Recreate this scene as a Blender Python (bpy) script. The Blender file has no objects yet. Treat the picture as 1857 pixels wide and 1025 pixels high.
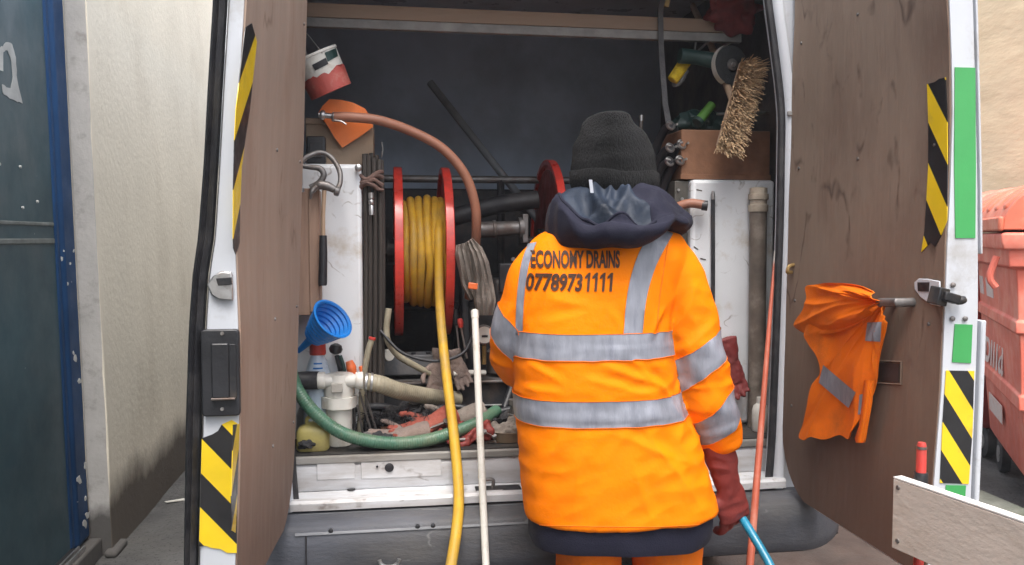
import bpy, bmesh, math, random
import numpy as np
from mathutils import Vector, Matrix, Euler, noise as mnoise
from mathutils.bvhtree import BVHTree
random.seed(7)
R = math.radians
scene = bpy.context.scene
col = scene.collection

# ---------------------------------------------------------------- camera
CAM = Vector((-0.507, -2.54, 1.40)); FPX = 1500.0
YAW = R(8.65); PIT = R(3.13)
FW = Vector((math.sin(YAW)*math.cos(PIT), math.cos(YAW)*math.cos(PIT), -math.sin(PIT)))
RT = Vector((math.cos(YAW), -math.sin(YAW), 0)); UP = RT.cross(FW)
cam = bpy.data.cameras.new('camera'); cam_o = bpy.data.objects.new('camera', cam); col.objects.link(cam_o)
cam.sensor_width = 36.0; cam.lens = 36.0*FPX/1857.0; cam.clip_start = 0.05; cam.clip_end = 500
cam_o.location = CAM
cam_o.rotation_euler = Matrix((RT, UP, -FW)).transposed().to_euler()
scene.camera = cam_o

# ---------------------------------------------------------------- sky, sun, exposure (overcast day)
SUN_EL, SUN_AZ = R(66), R(184)      # azimuth from +y clockwise: behind the camera, to the right
world = bpy.data.worlds.new('World'); scene.world = world; world.use_nodes = True
nt = world.node_tree; nt.nodes.clear()
sky = nt.nodes.new('ShaderNodeTexSky'); sky.sky_type = 'NISHITA'; sky.sun_disc = False
sky.sun_elevation = SUN_EL; sky.sun_rotation = SUN_AZ; sky.air_density = 1.0; sky.dust_density = 6.0; sky.ozone_density = 1.0
hs = nt.nodes.new('ShaderNodeHueSaturation'); hs.inputs['Saturation'].default_value = 0.5
bg = nt.nodes.new('ShaderNodeBackground'); bg.inputs['Strength'].default_value = 0.15
wo = nt.nodes.new('ShaderNodeOutputWorld')
nt.links.new(sky.outputs[0], hs.inputs['Color']); nt.links.new(hs.outputs[0], bg.inputs['Color']); nt.links.new(bg.outputs[0], wo.inputs[0])
sun = bpy.data.lights.new('sun', 'SUN'); sun.energy = 0.5; sun.angle = R(25); sun.color = (1, 0.97, 0.93)
sun_o = bpy.data.objects.new('sun', sun); col.objects.link(sun_o)
sd = Vector((math.sin(SUN_AZ)*math.cos(SUN_EL), math.cos(SUN_AZ)*math.cos(SUN_EL), math.sin(SUN_EL)))
sun_o.rotation_euler = sd.to_track_quat('Z', 'Y').to_euler()
vs = scene.view_settings
vs.view_transform = 'Standard'; vs.look = 'None'; vs.gamma = 1.0; vs.use_curve_mapping = False; vs.exposure = 1.40

HAZE = 0.0042
# ---------------------------------------------------------------- helpers
def ray(px, py): return FW + RT*((px-928.5)/FPX) + UP*((512.5-py)/FPX)
def on(ax, px, py, v):
    r = ray(px, py); return CAM + r*((v-CAM[ax])/r[ax])
def PX(px, py, v): return on(0, px, py, v)
def PY(px, py, v): return on(1, px, py, v)
def PZ(px, py, v): return on(2, px, py, v)
def lerp(a, b, t): return a+(b-a)*t
def interp(tab, x):
    xs = [t[0] for t in tab]; ys = [t[1] for t in tab]
    return float(np.interp(x, xs, ys))
def nz(p, s=1.0, seed=0.0): return mnoise.noise(Vector((p[0]*s+seed*13.7, p[1]*s+seed*7.3, p[2]*s-seed*3.1)))
def spline(pts, res=8, closed=False):
    P = [Vector(p) for p in pts]; n = len(P); out = []
    if n == 2: return [P[0].lerp(P[1], k/res) for k in range(res+1)]
    rng = n if closed else n-1
    for i in range(rng):
        if closed: p0, p1, p2, p3 = P[i-1], P[i], P[(i+1) % n], P[(i+2) % n]
        else:
            p1, p2 = P[i], P[i+1]
            p0 = P[i-1] if i > 0 else p1*2-p2
            p3 = P[i+2] if i+2 < n else p2*2-p1
        for k in range(res):
            t = k/res; t2 = t*t; t3 = t2*t
            out.append(0.5*((2*p1)+(p2-p0)*t+(2*p0-5*p1+4*p2-p3)*t2+(3*p1-p0-3*p2+p3)*t3))
    if not closed: out.append(P[-1])
    return out
def basis(ax):
    ax = Vector(ax).normalized(); a = Vector((0, 0, 1)) if abs(ax.z) < .9 else Vector((1, 0, 0))
    u = ax.cross(a).normalized(); return u, ax.cross(u).normalized(), ax

ORG = {}
class MB:
    def __init__(s): s.v = []; s.f = []; s.m = []
    def add(s, vs_, fs, mi=0):
        o = len(s.v); s.v += [Vector(p) for p in vs_]
        for f in fs: s.f.append([o+i for i in f]); s.m.append(mi)
        return s
    def box(s, c, d, rot=None, mi=0):
        c = Vector(c); h = Vector(d)*.5
        M3 = rot if isinstance(rot, Matrix) else (Euler(rot).to_matrix() if rot else Matrix.Identity(3))
        vs_ = [c+M3 @ Vector((x*h.x, y*h.y, z*h.z)) for x in (-1, 1) for y in (-1, 1) for z in (-1, 1)]
        return s.add(vs_, [(0, 1, 3, 2), (4, 6, 7, 5), (0, 4, 5, 1), (2, 3, 7, 6), (0, 2, 6, 4), (1, 5, 7, 3)], mi)
    def bb(s, a, b, mi=0):
        a, b = Vector(a), Vector(b); return s.box((a+b)/2, [abs(q) for q in (b-a)], None, mi)
    def loft(s, rings, cap=True, mi=0, closed=True):
        n = len(rings[0]); vs_ = [p for r in rings for p in r]; fs = []
        for i in range(len(rings)-1):
            for j in range(n if closed else n-1):
                k = (j+1) % n; fs.append((i*n+j, i*n+k, (i+1)*n+k, (i+1)*n+j))
        if cap and closed:
            fs.append(tuple(reversed(range(n)))); fs.append(tuple((len(rings)-1)*n+j for j in range(n)))
        return s.add(vs_, fs, mi)
    def tube(s, pts, r, n=10, mi=0, res=8, closed=False, cap=True, sm=True, flat=1.0):
        P = spline(pts, res, closed) if sm else [Vector(p) for p in pts]
        m = len(P); rr = r if hasattr(r, '__len__') else [r, r]
        rad = [float(np.interp(i/max(1, m-1), np.linspace(0, 1, len(rr)), rr)) for i in range(m)]
        T = []
        for i in range(m):
            a = P[i-1] if (i > 0 or closed) else P[i]; b = P[(i+1) % m] if (i < m-1 or closed) else P[i]
            T.append((b-a).normalized())
        u, v, _ = basis(T[0]); rings = []
        for i in range(m):
            u = (u-T[i]*u.dot(T[i])).normalized(); v = T[i].cross(u)
            rings.append([P[i]+(u*math.cos(a)+v*math.sin(a)*flat)*rad[i] for a in [2*math.pi*k/n for k in range(n)]])
        if closed: rings.append(rings[0])
        return s.loft(rings, cap and not closed, mi)
    def lathe(s, prof, o, ax=(0, 0, 1), n=20, mi=0, cap=True):
        u, v, w = basis(ax); o = Vector(o)
        return s.loft([[o+w*h+(u*math.cos(2*math.pi*k/n)+v*math.sin(2*math.pi*k/n))*max(r, 1e-4) for k in range(n)] for r, h in prof], cap, mi)
    def prism(s, poly, off, mi=0):
        poly = [Vector(p) for p in poly]; off = Vector(off)
        return s.loft([poly, [p+off for p in poly]], True, mi)
    def slab(s, grid, off, mi=0):           # grid: rows of points; off: thickness vector or function
        rows = len(grid); n = len(grid[0]); off = Vector(off)
        A = [Vector(p) for r in grid for p in r]; Bv = [p+off for p in A]; N = rows*n; fs = []
        for i in range(rows-1):
            for j in range(n-1):
                a, b, c, d = i*n+j, i*n+j+1, (i+1)*n+j+1, (i+1)*n+j
                fs += [(a, b, c, d), (N+d, N+c, N+b, N+a)]
        edge = [j for j in range(n)]+[i*n+n-1 for i in range(1, rows)]+[(rows-1)*n+j for j in range(n-2, -1, -1)]+[i*n for i in range(rows-2, 0, -1)]
        for q in range(len(edge)):
            a, b = edge[q], edge[(q+1) % len(edge)]; fs.append((b, a, N+a, N+b))
        return s.add(A+Bv, fs, mi)
    def warp(s, fn): s.v = [Vector(fn(p)) for p in s.v]; return s
    def mesh(s, name, org=Vector((0, 0, 0))):
        me = bpy.data.meshes.new(name); me.from_pydata([tuple(p-org) for p in s.v], [], s.f)
        return me
    def build(s, name, mats, parent=None, bevel=0, ang=40, org=None, fix=True):
        if not isinstance(mats, (list, tuple)): mats = [mats]
        if parent is not None: org = ORG[parent.name]
        elif org is None:
            a = np.array([tuple(p) for p in s.v]); lo, hi = a.min(0), a.max(0)
            org = Vector(((lo[0]+hi[0])/2, (lo[1]+hi[1])/2, lo[2]))
        me = s.mesh(name, org)
        for m in mats: me.materials.append(m)
        if len(mats) > 1:
            for p, mi in zip(me.polygons, s.m): p.material_index = mi
        return finish(me, name, parent, org, bevel, ang, fix)
def finish(me, name, parent, org, bevel=0, ang=40, fix=True):
    if fix:
        bm = bmesh.new(); bm.from_mesh(me); bmesh.ops.recalc_face_normals(bm, faces=bm.faces); bm.to_mesh(me); bm.free()
    me.polygons.foreach_set('use_smooth', [True]*len(me.polygons)); me.set_sharp_from_angle(angle=R(ang)); me.update()
    o = bpy.data.objects.new(name, me); col.objects.link(o); ORG[o.name] = Vector(org)
    if parent is not None: o.parent = parent
    else: o.location = org
    if bevel:
        b = o.modifiers.new('bevel', 'BEVEL'); b.width = bevel; b.segments = 2; b.limit_method = 'ANGLE'; b.angle_limit = R(35)
    return o
def tag(o, label, cat, group=None, kind=None):
    o['label'] = label; o['category'] = cat
    if group: o['group'] = group
    if kind: o['kind'] = kind
    return o
def thing(name, loc, label, cat, group=None):
    o = bpy.data.objects.new(name, None); col.objects.link(o); o.location = Vector(loc); o.empty_display_size = .05
    ORG[o.name] = Vector(loc); return tag(o, label, cat, group)
def struct(o): o['kind'] = 'structure'; return o
def remeshed(mb, voxel, smooth=3, disp=None):
    me = mb.mesh('tmp'); o = bpy.data.objects.new('tmp', me); col.objects.link(o)
    bm = bmesh.new(); bm.from_mesh(me); bmesh.ops.recalc_face_normals(bm, faces=bm.faces); bm.to_mesh(me); bm.free()
    r = o.modifiers.new('r', 'REMESH'); r.mode = 'VOXEL'; r.voxel_size = voxel
    if smooth: q = o.modifiers.new('s', 'SMOOTH'); q.iterations = smooth; q.factor = .5
    dg = bpy.context.evaluated_depsgraph_get(); out = bpy.data.meshes.new_from_object(o.evaluated_get(dg))
    bpy.data.objects.remove(o); bpy.data.meshes.remove(me)
    if disp:
        n = len(out.vertices); co = [v.co.copy() for v in out.vertices]; no = [v.normal.copy() for v in out.vertices]
        for i, v in enumerate(out.vertices): v.co = co[i]+no[i]*disp(co[i])
        out.update()
    return out
def place(me, name, mats, parent, org=None, ang=60):
    org = ORG[parent.name] if parent is not None else org
    me.name = name; me.materials.clear()
    for m in (mats if isinstance(mats, (list, tuple)) else [mats]): me.materials.append(m)
    me.transform(Matrix.Translation(-org)); return finish(me, name, parent, org, 0, ang, False)

# ---------------------------------------------------------------- materials
MATS = {}
def mat(name, c, rough=.6, metal=0.0, var=.12, vs_=5.0, bump=.15, bs=60.0, stretch=(1, 1, 1), dirt=None, damt=.4, ds=4.0, dstretch=None,
        dirt2=None, d2=.25, d2s=25.0, coat=0.0, sheen=0.0, rvar=.12, trans=0.0, ior=1.45, lowdirt=None, spec=.5, scr=None):
    m = bpy.data.materials.new(name); m.use_nodes = True; N = m.node_tree.nodes; L = m.node_tree.links
    b = N['Principled BSDF']; tc = N.new('ShaderNodeTexCoord')
    def noise_(scale, st, detail=4.0, rgh=.6):
        mp = N.new('ShaderNodeMapping'); mp.inputs['Scale'].default_value = st; L.new(tc.outputs['Object'], mp.inputs['Vector'])
        t = N.new('ShaderNodeTexNoise'); t.inputs['Scale'].default_value = scale; t.inputs['Detail'].default_value = detail; t.inputs['Roughness'].default_value = rgh
        L.new(mp.outputs[0], t.inputs['Vector']); return t.outputs['Fac']
    def mrange(src, a, bb_, lo, hi):
        r = N.new('ShaderNodeMapRange'); r.inputs[1].default_value = a; r.inputs[2].default_value = bb_; r.inputs[3].default_value = lo; r.inputs[4].default_value = hi
        L.new(src, r.inputs[0]); return r.outputs[0]
    def mix(f, a, bcol):
        x = N.new('ShaderNodeMix'); x.data_type = 'RGBA'
        if isinstance(f, float): x.inputs[0].default_value = f
        else: L.new(f, x.inputs[0])
        for sock, val in ((x.inputs[6], a), (x.inputs[7], bcol)):
            if isinstance(val, tuple): sock.default_value = (*val, 1)
            else: L.new(val, sock)
        return x.outputs[2]
    n1 = noise_(vs_, stretch)
    dk = tuple(max(0, q*(1-var*1.6)) for q in c); lt = tuple(min(1, q*(1+var)) for q in c)
    cc = mix(mrange(n1, .3, .7, 0, 1), dk, lt)
    if dirt is not None:
        nd = noise_(ds, dstretch or stretch, 6.0, .65); f = mrange(nd, .62-damt*.35, .70, 0, .85)
        cc = mix(f, cc, tuple(dirt))
    if dirt2 is not None:
        nd2 = noise_(d2s, (1, 1, 1), 3.0, .5); cc = mix(mrange(nd2, .74-d2*.3, .78-d2*.3, 0, .9), cc, tuple(dirt2))
    if scr is not None:             # thin tide marks and scratches: contour lines of a noise, broken up by another
        ns = noise_(scr[1], scr[2], 3.0, .5); ab = N.new('ShaderNodeMath'); ab.operation = 'SUBTRACT'; ab.inputs[1].default_value = .5; L.new(ns, ab.inputs[0])
        aa = N.new('ShaderNodeMath'); aa.operation = 'ABSOLUTE'; L.new(ab.outputs[0], aa.inputs[0]); ln = mrange(aa.outputs[0], .0, scr[3], 1, 0)
        mk = mrange(noise_(scr[1]*1.7, (1.3, 1.3, 1.3), 4.0), .50, .62, 0, .8); mu = N.new('ShaderNodeMath'); mu.operation = 'MULTIPLY'; L.new(ln, mu.inputs[0]); L.new(mk, mu.inputs[1])
        cc = mix(mu.outputs[0], cc, tuple(scr[0]))
    if lowdirt is not None:         # splash dirt low on a wall: (colour, z0, z1)
        sx = N.new('ShaderNodeSeparateXYZ'); L.new(tc.outputs['Object'], sx.inputs[0])
        na = noise_(4.0, (1, 1, .6), 6.0, .65); ad = N.new('ShaderNodeMath'); ad.operation = 'MULTIPLY_ADD'; ad.inputs[1].default_value = -.22
        L.new(na, ad.inputs[0]); L.new(sx.outputs[2], ad.inputs[2])
        cc = mix(mrange(ad.outputs[0], lowdirt[1]-.11, lowdirt[2]-.11, .95, 0), cc, tuple(lowdirt[0]))
    L.new(cc, b.inputs['Base Color'])
    nr = noise_(vs_*3, stretch); L.new(mrange(nr, .3, .7, max(.03, rough-rvar), min(1, rough+rvar)), b.inputs['Roughness'])
    b.inputs['Metallic'].default_value = metal; b.inputs['Specular IOR Level'].default_value = spec
    if coat: b.inputs['Coat Weight'].default_value = coat; b.inputs['Coat Roughness'].default_value = .15
    if sheen: b.inputs['Sheen Weight'].default_value = sheen; b.inputs['Sheen Roughness'].default_value = .5
    if trans: b.inputs['Transmission Weight'].default_value = trans; b.inputs['IOR'].default_value = ior
    if bump:
        bp = N.new('ShaderNodeBump'); bp.inputs['Strength'].default_value = bump; bp.inputs['Distance'].default_value = .01
        L.new(noise_(bs, stretch, 5.0), bp.inputs['Height']); L.new(bp.outputs[0], b.inputs['Normal'])
    MATS[name] = m; return m

TARMAC = mat('tarmac', (.085, .084, .082), .8, spec=.3, var=.35, vs_=3, bump=1.0, bs=45, dirt=(.11, .105, .095), damt=.4, ds=1.2, dirt2=(.03, .03, .03), d2=.45, d2s=60)
SLABS = mat('brown_paving', (.072, .047, .036), .7, var=.3, vs_=4, bump=.5, bs=90, dirt=(.08, .065, .055), ds=2.5, dirt2=(.4, .35, .3), d2=.02, d2s=60)
KERB = mat('kerb_concrete', (.17, .18, .15), .85, var=.3, vs_=5, bump=.6, bs=60, dirt=(.08, .1, .06), ds=3)
CREAM = mat('cream_render', (.83, .765, .635), .9, spec=.2, var=.04, vs_=1.6, bump=.3, bs=30, dirt=(.70, .635, .52), damt=.3, ds=2.2, dstretch=(1, 1, .6), dirt2=(.5, .45, .37), d2=-.12, d2s=9, lowdirt=((.095, .078, .064), .20, .36))
REVEAL = mat('grey_masonry_paint', (.46, .445, .42), .8, var=.1, vs_=4, bump=.25, bs=40, dirt=(.22, .2, .18), damt=.2, ds=7, lowdirt=((.07, .065, .06), .17, .24))
RENDERR = mat('beige_roughcast', (.78, .63, .42), .95, spec=.2, var=.06, vs_=4, bump=.8, bs=14, stretch=(1, .35, 1), dirt=(.68, .53, .34), damt=.4, ds=5)
BLUEDOOR = mat('blue_steel_panel', (.03, .072, .09), .42, spec=.35, var=.2, vs_=2.0, bump=.05, bs=10, dirt=(.10, .13, .14), damt=.4, ds=2.5, dstretch=(1, 1, .4), dirt2=(.6, .6, .58), d2=-.08, d2s=16)
BLUEFR = mat('blue_steel_frame', (.012, .05, .135), .5, spec=.15, var=.2, vs_=3, bump=.05, bs=12, dirt2=(.62, .62, .6), d2=.02, d2s=26)
CHIP = mat('bare_paint_scar', (.55, .56, .54), .8, var=.2, bump=.3, bs=120)
PAINTW = mat('white_van_paint', (.55, .575, .615), .34, var=.04, vs_=3, bump=.02, coat=.15, dirt=(.38, .37, .36), damt=.12, ds=5, dirt2=(.2, .17, .14), d2=-.06, d2s=40)
SILLW = mat('worn_white_sill', (.62, .635, .66), .45, var=.1, vs_=5, bump=.1, bs=30, stretch=(.3, 1, 1), dirt=(.34, .305, .27), damt=.5, ds=7, dstretch=(.3, 1, 1.5), dirt2=(.12, .09, .07), d2=.06, d2s=30, scr=((.16, .13, .11), 8.0, (.25, 1, 1), .02))
PLY = mat('door_plywood', (.35, .26, .205), .75, spec=.3, var=.06, vs_=5, bump=.12, bs=30, stretch=(1, 2.2, .35), dirt=(.29, .195, .145), damt=.2, ds=2.0, dstretch=(1, 1.3, .6), dirt2=(.2, .13, .1), d2=-.10, d2s=13, lowdirt=((.17, .115, .09), .66, .98), scr=((.20, .135, .10), 3.0, (1, 1.5, .5), .012))
PLYD = mat('stained_door_plywood', (.245, .182, .138), .72, spec=.3, var=.08, vs_=5, bump=.15, bs=30, stretch=(1, 2.2, .35), dirt=(.16, .105, .078), damt=.34, ds=2.0, dstretch=(1, 1.2, .55), dirt2=(.09, .055, .04), d2=-.05, d2s=10, lowdirt=((.12, .075, .055), .72, 1.25), scr=((.075, .048, .036), 3.2, (1, 1.5, .6), .02))
PLYI = mat('shelf_plywood', (.36, .25, .18), .75, var=.2, vs_=6, bump=.2, bs=40, stretch=(.25, 1, 2), dirt=(.22, .16, .12), ds=3)
PLYB = mat('brown_board', (.33, .21, .15), .7, var=.1, vs_=5, bump=.15, bs=40, stretch=(2, 1, .3), dirt=(.2, .13, .1), damt=.3, ds=4)
PLYE = mat('board_edge', (.30, .29, .28), .8, var=.2, vs_=10, bump=.2)
BULK = mat('bulkhead_grey', (.42, .49, .61), .8, var=.12, vs_=2.2, bump=.1, dirt=(.26, .30, .37), damt=.5, ds=1.8)
LINING = mat('dark_lining', (.06, .055, .055), .75, var=.25, vs_=4, bump=.2, dirt=(.12, .09, .07), ds=4)
RUB = mat('black_rubber', (.018, .018, .022), .55, var=.3, vs_=8, bump=.15, bs=50, dirt=(.05, .047, .045), ds=8)
BUMP = mat('bumper_plastic', (.085, .09, .105), .6, spec=.3, var=.3, vs_=5, bump=.25, bs=120, dirt=(.12, .115, .11), damt=.5, ds=4, stretch=(.4, 1, 1), scr=((.2, .2, .2), 6.0, (.3, 1, 1), .008))
BUMPT = mat('bumper_step_plastic', (.16, .17, .185), .55, var=.25, vs_=5, bump=.2, bs=120, stretch=(.3, 1, 1), dirt=(.07, .07, .07), damt=.4, ds=8)
BLKP = mat('black_plastic', (.022, .023, .027), .42, var=.3, vs_=8, bump=.1, bs=90)
BLKS = mat('black_steel', (.025, .026, .03), .5, metal=.2, var=.3, vs_=8, bump=.15, dirt=(.09, .07, .055), damt=.3, ds=10)
STEEL = mat('grey_steel', (.5, .5, .5), .38, metal=.85, var=.2, vs_=12, bump=.1, dirt=(.22, .17, .13), damt=.3, ds=18)
STEELD = mat('dull_steel', (.2, .19, .185), .5, metal=.6, var=.25, vs_=10, bump=.15, dirt=(.12, .08, .06), damt=.4, ds=12)
YEL = mat('tape_yellow', (.80, .56, .015), .4, var=.06, vs_=9, bump=.05, coat=.2, dirt=(.5, .36, .05), damt=.12, ds=10)
BLK = mat('tape_black', (.018, .018, .02), .4, var=.2, vs_=9, bump=.05, coat=.2)
GRN = mat('green_reflective_tape', (.05, .33, .09), .45, var=.05, vs_=6, bump=.04, coat=.15)
TANK = mat('white_tank', (.66, .68, .70), .42, var=.06, vs_=3, bump=.08, bs=12, dirt=(.42, .36, .28), damt=.22, ds=5, dirt2=(.09, .075, .06), d2=-.03, d2s=22, scr=((.2, .17, .14), 5.0, (1, 1, 1), .008))
REDR = mat('red_reel_paint', (.62, .045, .03), .35, var=.1, vs_=8, bump=.06, coat=.2, dirt=(.25, .03, .025), damt=.45, ds=9)
REDD = mat('dark_red_reel_side', (.25, .025, .022), .5, var=.2, vs_=8, bump=.1, dirt=(.08, .025, .02), damt=.4, ds=6)
YHOSE = mat('yellow_hose_rubber', (.56, .33, .03), .5, spec=.3, var=.12, vs_=8, bump=.1, bs=40, dirt=(.33, .22, .07), damt=.45, ds=9)
BHOSE = mat('brown_hose_rubber', (.33, .14, .085), .5, var=.1, vs_=10, bump=.08, dirt=(.2, .1, .07), damt=.45, ds=10)
GHOSE = mat('green_suction_hose', (.06, .155, .10), .4, var=.12, vs_=10, bump=.1, dirt=(.14, .17, .11), damt=.45, ds=12)
DHOSE = mat('dirty_clear_hose', (.33, .30, .22), .5, var=.2, vs_=10, bump=.2, dirt=(.2, .17, .12), ds=9)
BLUEH = mat('blue_hose', (.015, .20, .32), .35, var=.15, vs_=12, bump=.1, coat=.2)
WHITEP = mat('white_plastic', (.66, .65, .60), .42, var=.06, vs_=6, bump=.06, dirt=(.42, .36, .28), damt=.25, ds=14)
BLUEP = mat('blue_plastic', (.012, .16, .50), .35, var=.12, vs_=8, bump=.05, coat=.2)
REDP = mat('red_plastic', (.55, .05, .04), .45, var=.15, vs_=10, bump=.1, dirt=(.25, .06, .05), ds=12)
ORP = mat('orange_plastic', (.72, .15, .04), .45, var=.12, vs_=10, bump=.08, dirt=(.35, .12, .06), damt=.25, ds=14)
ORSHEET = mat('orange_sheet', (.85, .20, .03), .55, var=.08, vs_=8, bump=.1)
PALEBLUE = mat('pale_bottle_plastic', (.52, .62, .72), .3, var=.1, vs_=6, bump=.04, coat=.3)
OLIVE = mat('yellow_jug_plastic', (.42, .36, .12), .4, var=.15, vs_=8, bump=.08, dirt=(.2, .16, .08), damt=.3, ds=9)
SMOKE = mat('cloudy_jar_plastic', (.22, .22, .21), .3, var=.2, vs_=7, bump=.05, coat=.4)
COIR = mat('coir_bristle', (.55, .38, .22), .9, var=.3, vs_=30, bump=.3)
WOODH = mat('hammer_wood', (.40, .28, .19), .6, var=.15, vs_=8, bump=.1, stretch=(3, 3, .3))
WOODD = mat('dark_rod_wood', (.055, .046, .04), .7, var=.25, vs_=8, bump=.2, stretch=(3, 3, .3), dirt=(.05, .045, .04), ds=9)
RUST = mat('rusty_brown_box', (.26, .125, .065), .75, var=.2, vs_=5, bump=.2, dirt=(.13, .06, .035), damt=.45, ds=4)
CARD = mat('brown_card', (.32, .235, .165), .8, var=.12, vs_=5, bump=.1, dirt=(.2, .15, .11), damt=.3, ds=5)
FABG = mat('grey_work_cloth', (.22, .19, .165), .9, var=.2, vs_=9, bump=.5, bs=150, dirt=(.11, .09, .075), ds=8)
FABP = mat('pinkish_glove_cloth', (.22, .17, .15), .9, var=.2, vs_=10, bump=.5, bs=150, dirt=(.2, .14, .11), ds=10)
FABR = mat('red_glove_rubber', (.22, .03, .024), .6, var=.2, vs_=8, bump=.25, bs=50, dirt=(.17, .035, .03), damt=.4, ds=8)
FABO = mat('orange_red_glove', (.27, .06, .04), .8, var=.2, vs_=10, bump=.4, bs=100, dirt=(.3, .09, .06), ds=9)
FABK = mat('black_cloth', (.03, .03, .034), .9, var=.3, vs_=9, bump=.6, bs=120, dirt=(.07, .06, .05), ds=8)
HIVIS = mat('hi_vis_orange', (1.0, .225, .0), .7, spec=.12, var=.05, vs_=4, bump=.14, bs=80, dirt=(.92, .20, .0), damt=.3, ds=3, dirt2=(.22, .08, .02), d2=-.06, d2s=16)
HIVISD = mat('grubby_hi_vis_orange', (.85, .18, .008), .7, spec=.15, var=.08, vs_=6, bump=.3, bs=300, dirt=(.5, .12, .015), damt=.35, ds=6)
REFL = mat('silver_reflective_band', (.255, .27, .315), .4, spec=.4, var=.16, vs_=26, bump=.35, bs=30, stretch=(1, 1, .22), coat=.15, dirt=(.15, .16, .20), damt=.3, ds=22, dstretch=(1, 1, .25))  # light and dark streaks paint wrinkle shading into the band colour
NAVY = mat('navy_fabric', (.015, .0155, .030), .75, spec=.18, var=.15, vs_=6, bump=.25, bs=260, sheen=.03)
NAVYL = mat('navy_lining', (.020, .030, .050), .55, spec=.3, var=.3, vs_=8, bump=.2, bs=120)
KNIT = mat('dark_knit', (.008, .0083, .009), .95, spec=.15, var=.25, vs_=12, bump=1.0, bs=150, sheen=.05, stretch=(2, 2, .6))
SKIN = mat('skin', (.45, .26, .19), .55, var=.08, bump=.1)
HAIR = mat('dark_hair', (.05, .035, .025), .7, var=.3, bump=.4, bs=200)
BOOT = mat('black_boot', (.02, .02, .022), .5, var=.3, bump=.2)
PRINT = mat('black_print', (.06, .022, .01), .7, var=.2, vs_=40, bump=.05)
WPRINT = mat('faded_white_print', (.75, .66, .62), .7, var=.12, vs_=30, bump=.05, dirt=(.55, .33, .28), damt=.4, ds=30)
BINR = mat('faded_red_bin_plastic', (.80, .20, .14), .5, spec=.3, var=.1, vs_=4, bump=.08, bs=30, dirt=(.78, .36, .27), damt=.35, ds=4, dirt2=(.3, .09, .07), d2=-.06, d2s=20)
BINL = mat('faded_orange_red_lid', (.70, .19, .11), .5, var=.1, vs_=5, bump=.08, bs=30, dirt=(.66, .33, .24), damt=.35, ds=5)
BINDK = mat('dark_red_bin_plastic', (.33, .035, .03), .5, var=.15, vs_=4, bump=.08, dirt=(.2, .03, .025), ds=4)
PEACHP = mat('salmon_rod_plastic', (.48, .115, .065), .45, var=.12, vs_=6, bump=.08, dirt=(.5, .22, .16), damt=.35, ds=12)
BOARD = mat('weathered_white_board', (.60, .51, .445), .65, var=.07, vs_=4, bump=.15, bs=50, stretch=(1, 1, 2), dirt=(.42, .33, .26), damt=.35, ds=5, dirt2=(.16, .08, .055), d2=-.03, d2s=24)
BOARDT = mat('white_board_edge', (.74, .71, .68), .6, var=.08, vs_=9, bump=.15, dirt=(.5, .42, .36), damt=.25, ds=12)
GRDISC = mat('grinder_disc', (.03, .032, .034), .6, var=.2, vs_=30, bump=.3, bs=200)
GRNP = mat('green_plastic', (.10, .26, .04), .5, var=.15, vs_=10, bump=.1)
TEALP = mat('dark_teal_plastic', (.015, .045, .04), .5, var=.2, vs_=10, bump=.1)
YSPONGE = mat('yellow_roller_fleece', (.72, .50, .02), .9, var=.15, vs_=30, bump=.8, bs=120)
BRASS = mat('brass', (.55, .38, .16), .4, metal=.8, var=.2, vs_=20, bump=.1)
ROPE = mat('grey_strap', (.12, .12, .125), .85, var=.2, vs_=20, bump=.4, bs=120)

FLOORM = mat('grimy_floor', (.03, .028, .027), .7, var=.3, vs_=5, bump=.3, dirt=(.075, .06, .05), damt=.4, ds=6)
FABRD = mat('dark_red_rubber', (.20, .03, .028), .6, var=.2, vs_=8, bump=.25, bs=50, dirt=(.08, .02, .018), damt=.4, ds=8)
# ================================================================ the ground and walls
def gridplane(x0, x1, y0, y1, z, name, m, n=2):
    mb = MB(); vs_ = [(lerp(x0, x1, i/n), lerp(y0, y1, j/n), z) for j in range(n+1) for i in range(n+1)]
    mb.add(vs_, [(j*(n+1)+i, j*(n+1)+i+1, (j+1)*(n+1)+i+1, (j+1)*(n+1)+i) for j in range(n) for i in range(n)])
    return mb.build(name, m, None, org=Vector((0, 0, z)))
struct(gridplane(-150, 150, -150, 150, 0, 'ground', TARMAC))
struct(gridplane(.55, 2.40, -3, 9, .004, 'pavement', SLABS))
kb = thing('kerb', (2.5, 2, 0), 'kerb', 'kerb'); del kb['label']; del kb['category']; kb['kind'] = 'structure'
for i in range(11):
    y0 = -2.2+i*.915
    MB().bb((2.42, y0+.006, 0), (2.56, y0+.909, .085)).build('kerb_stone', KERB, kb, bevel=.012)

# ---- left building wall with a recessed blue steel door
WX = -1.713; WY = 1.27
wl = thing('rendered_wall', (WX, WY, 0), 'tall cream rendered wall with dark damp foot, beside the van on the left', 'wall')
grid = []
for k in range(26):
    z = -.05+k*3.35/25
    grid.append([Vector((WX+.008*nz((0, y, z), .9)+.004*nz((0, y, z), 3), y, z)) for y in np.linspace(WY, 11, 60)])
MB().slab(grid, (-.3, 0, 0)).build('wall_face', CREAM, wl)
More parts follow.
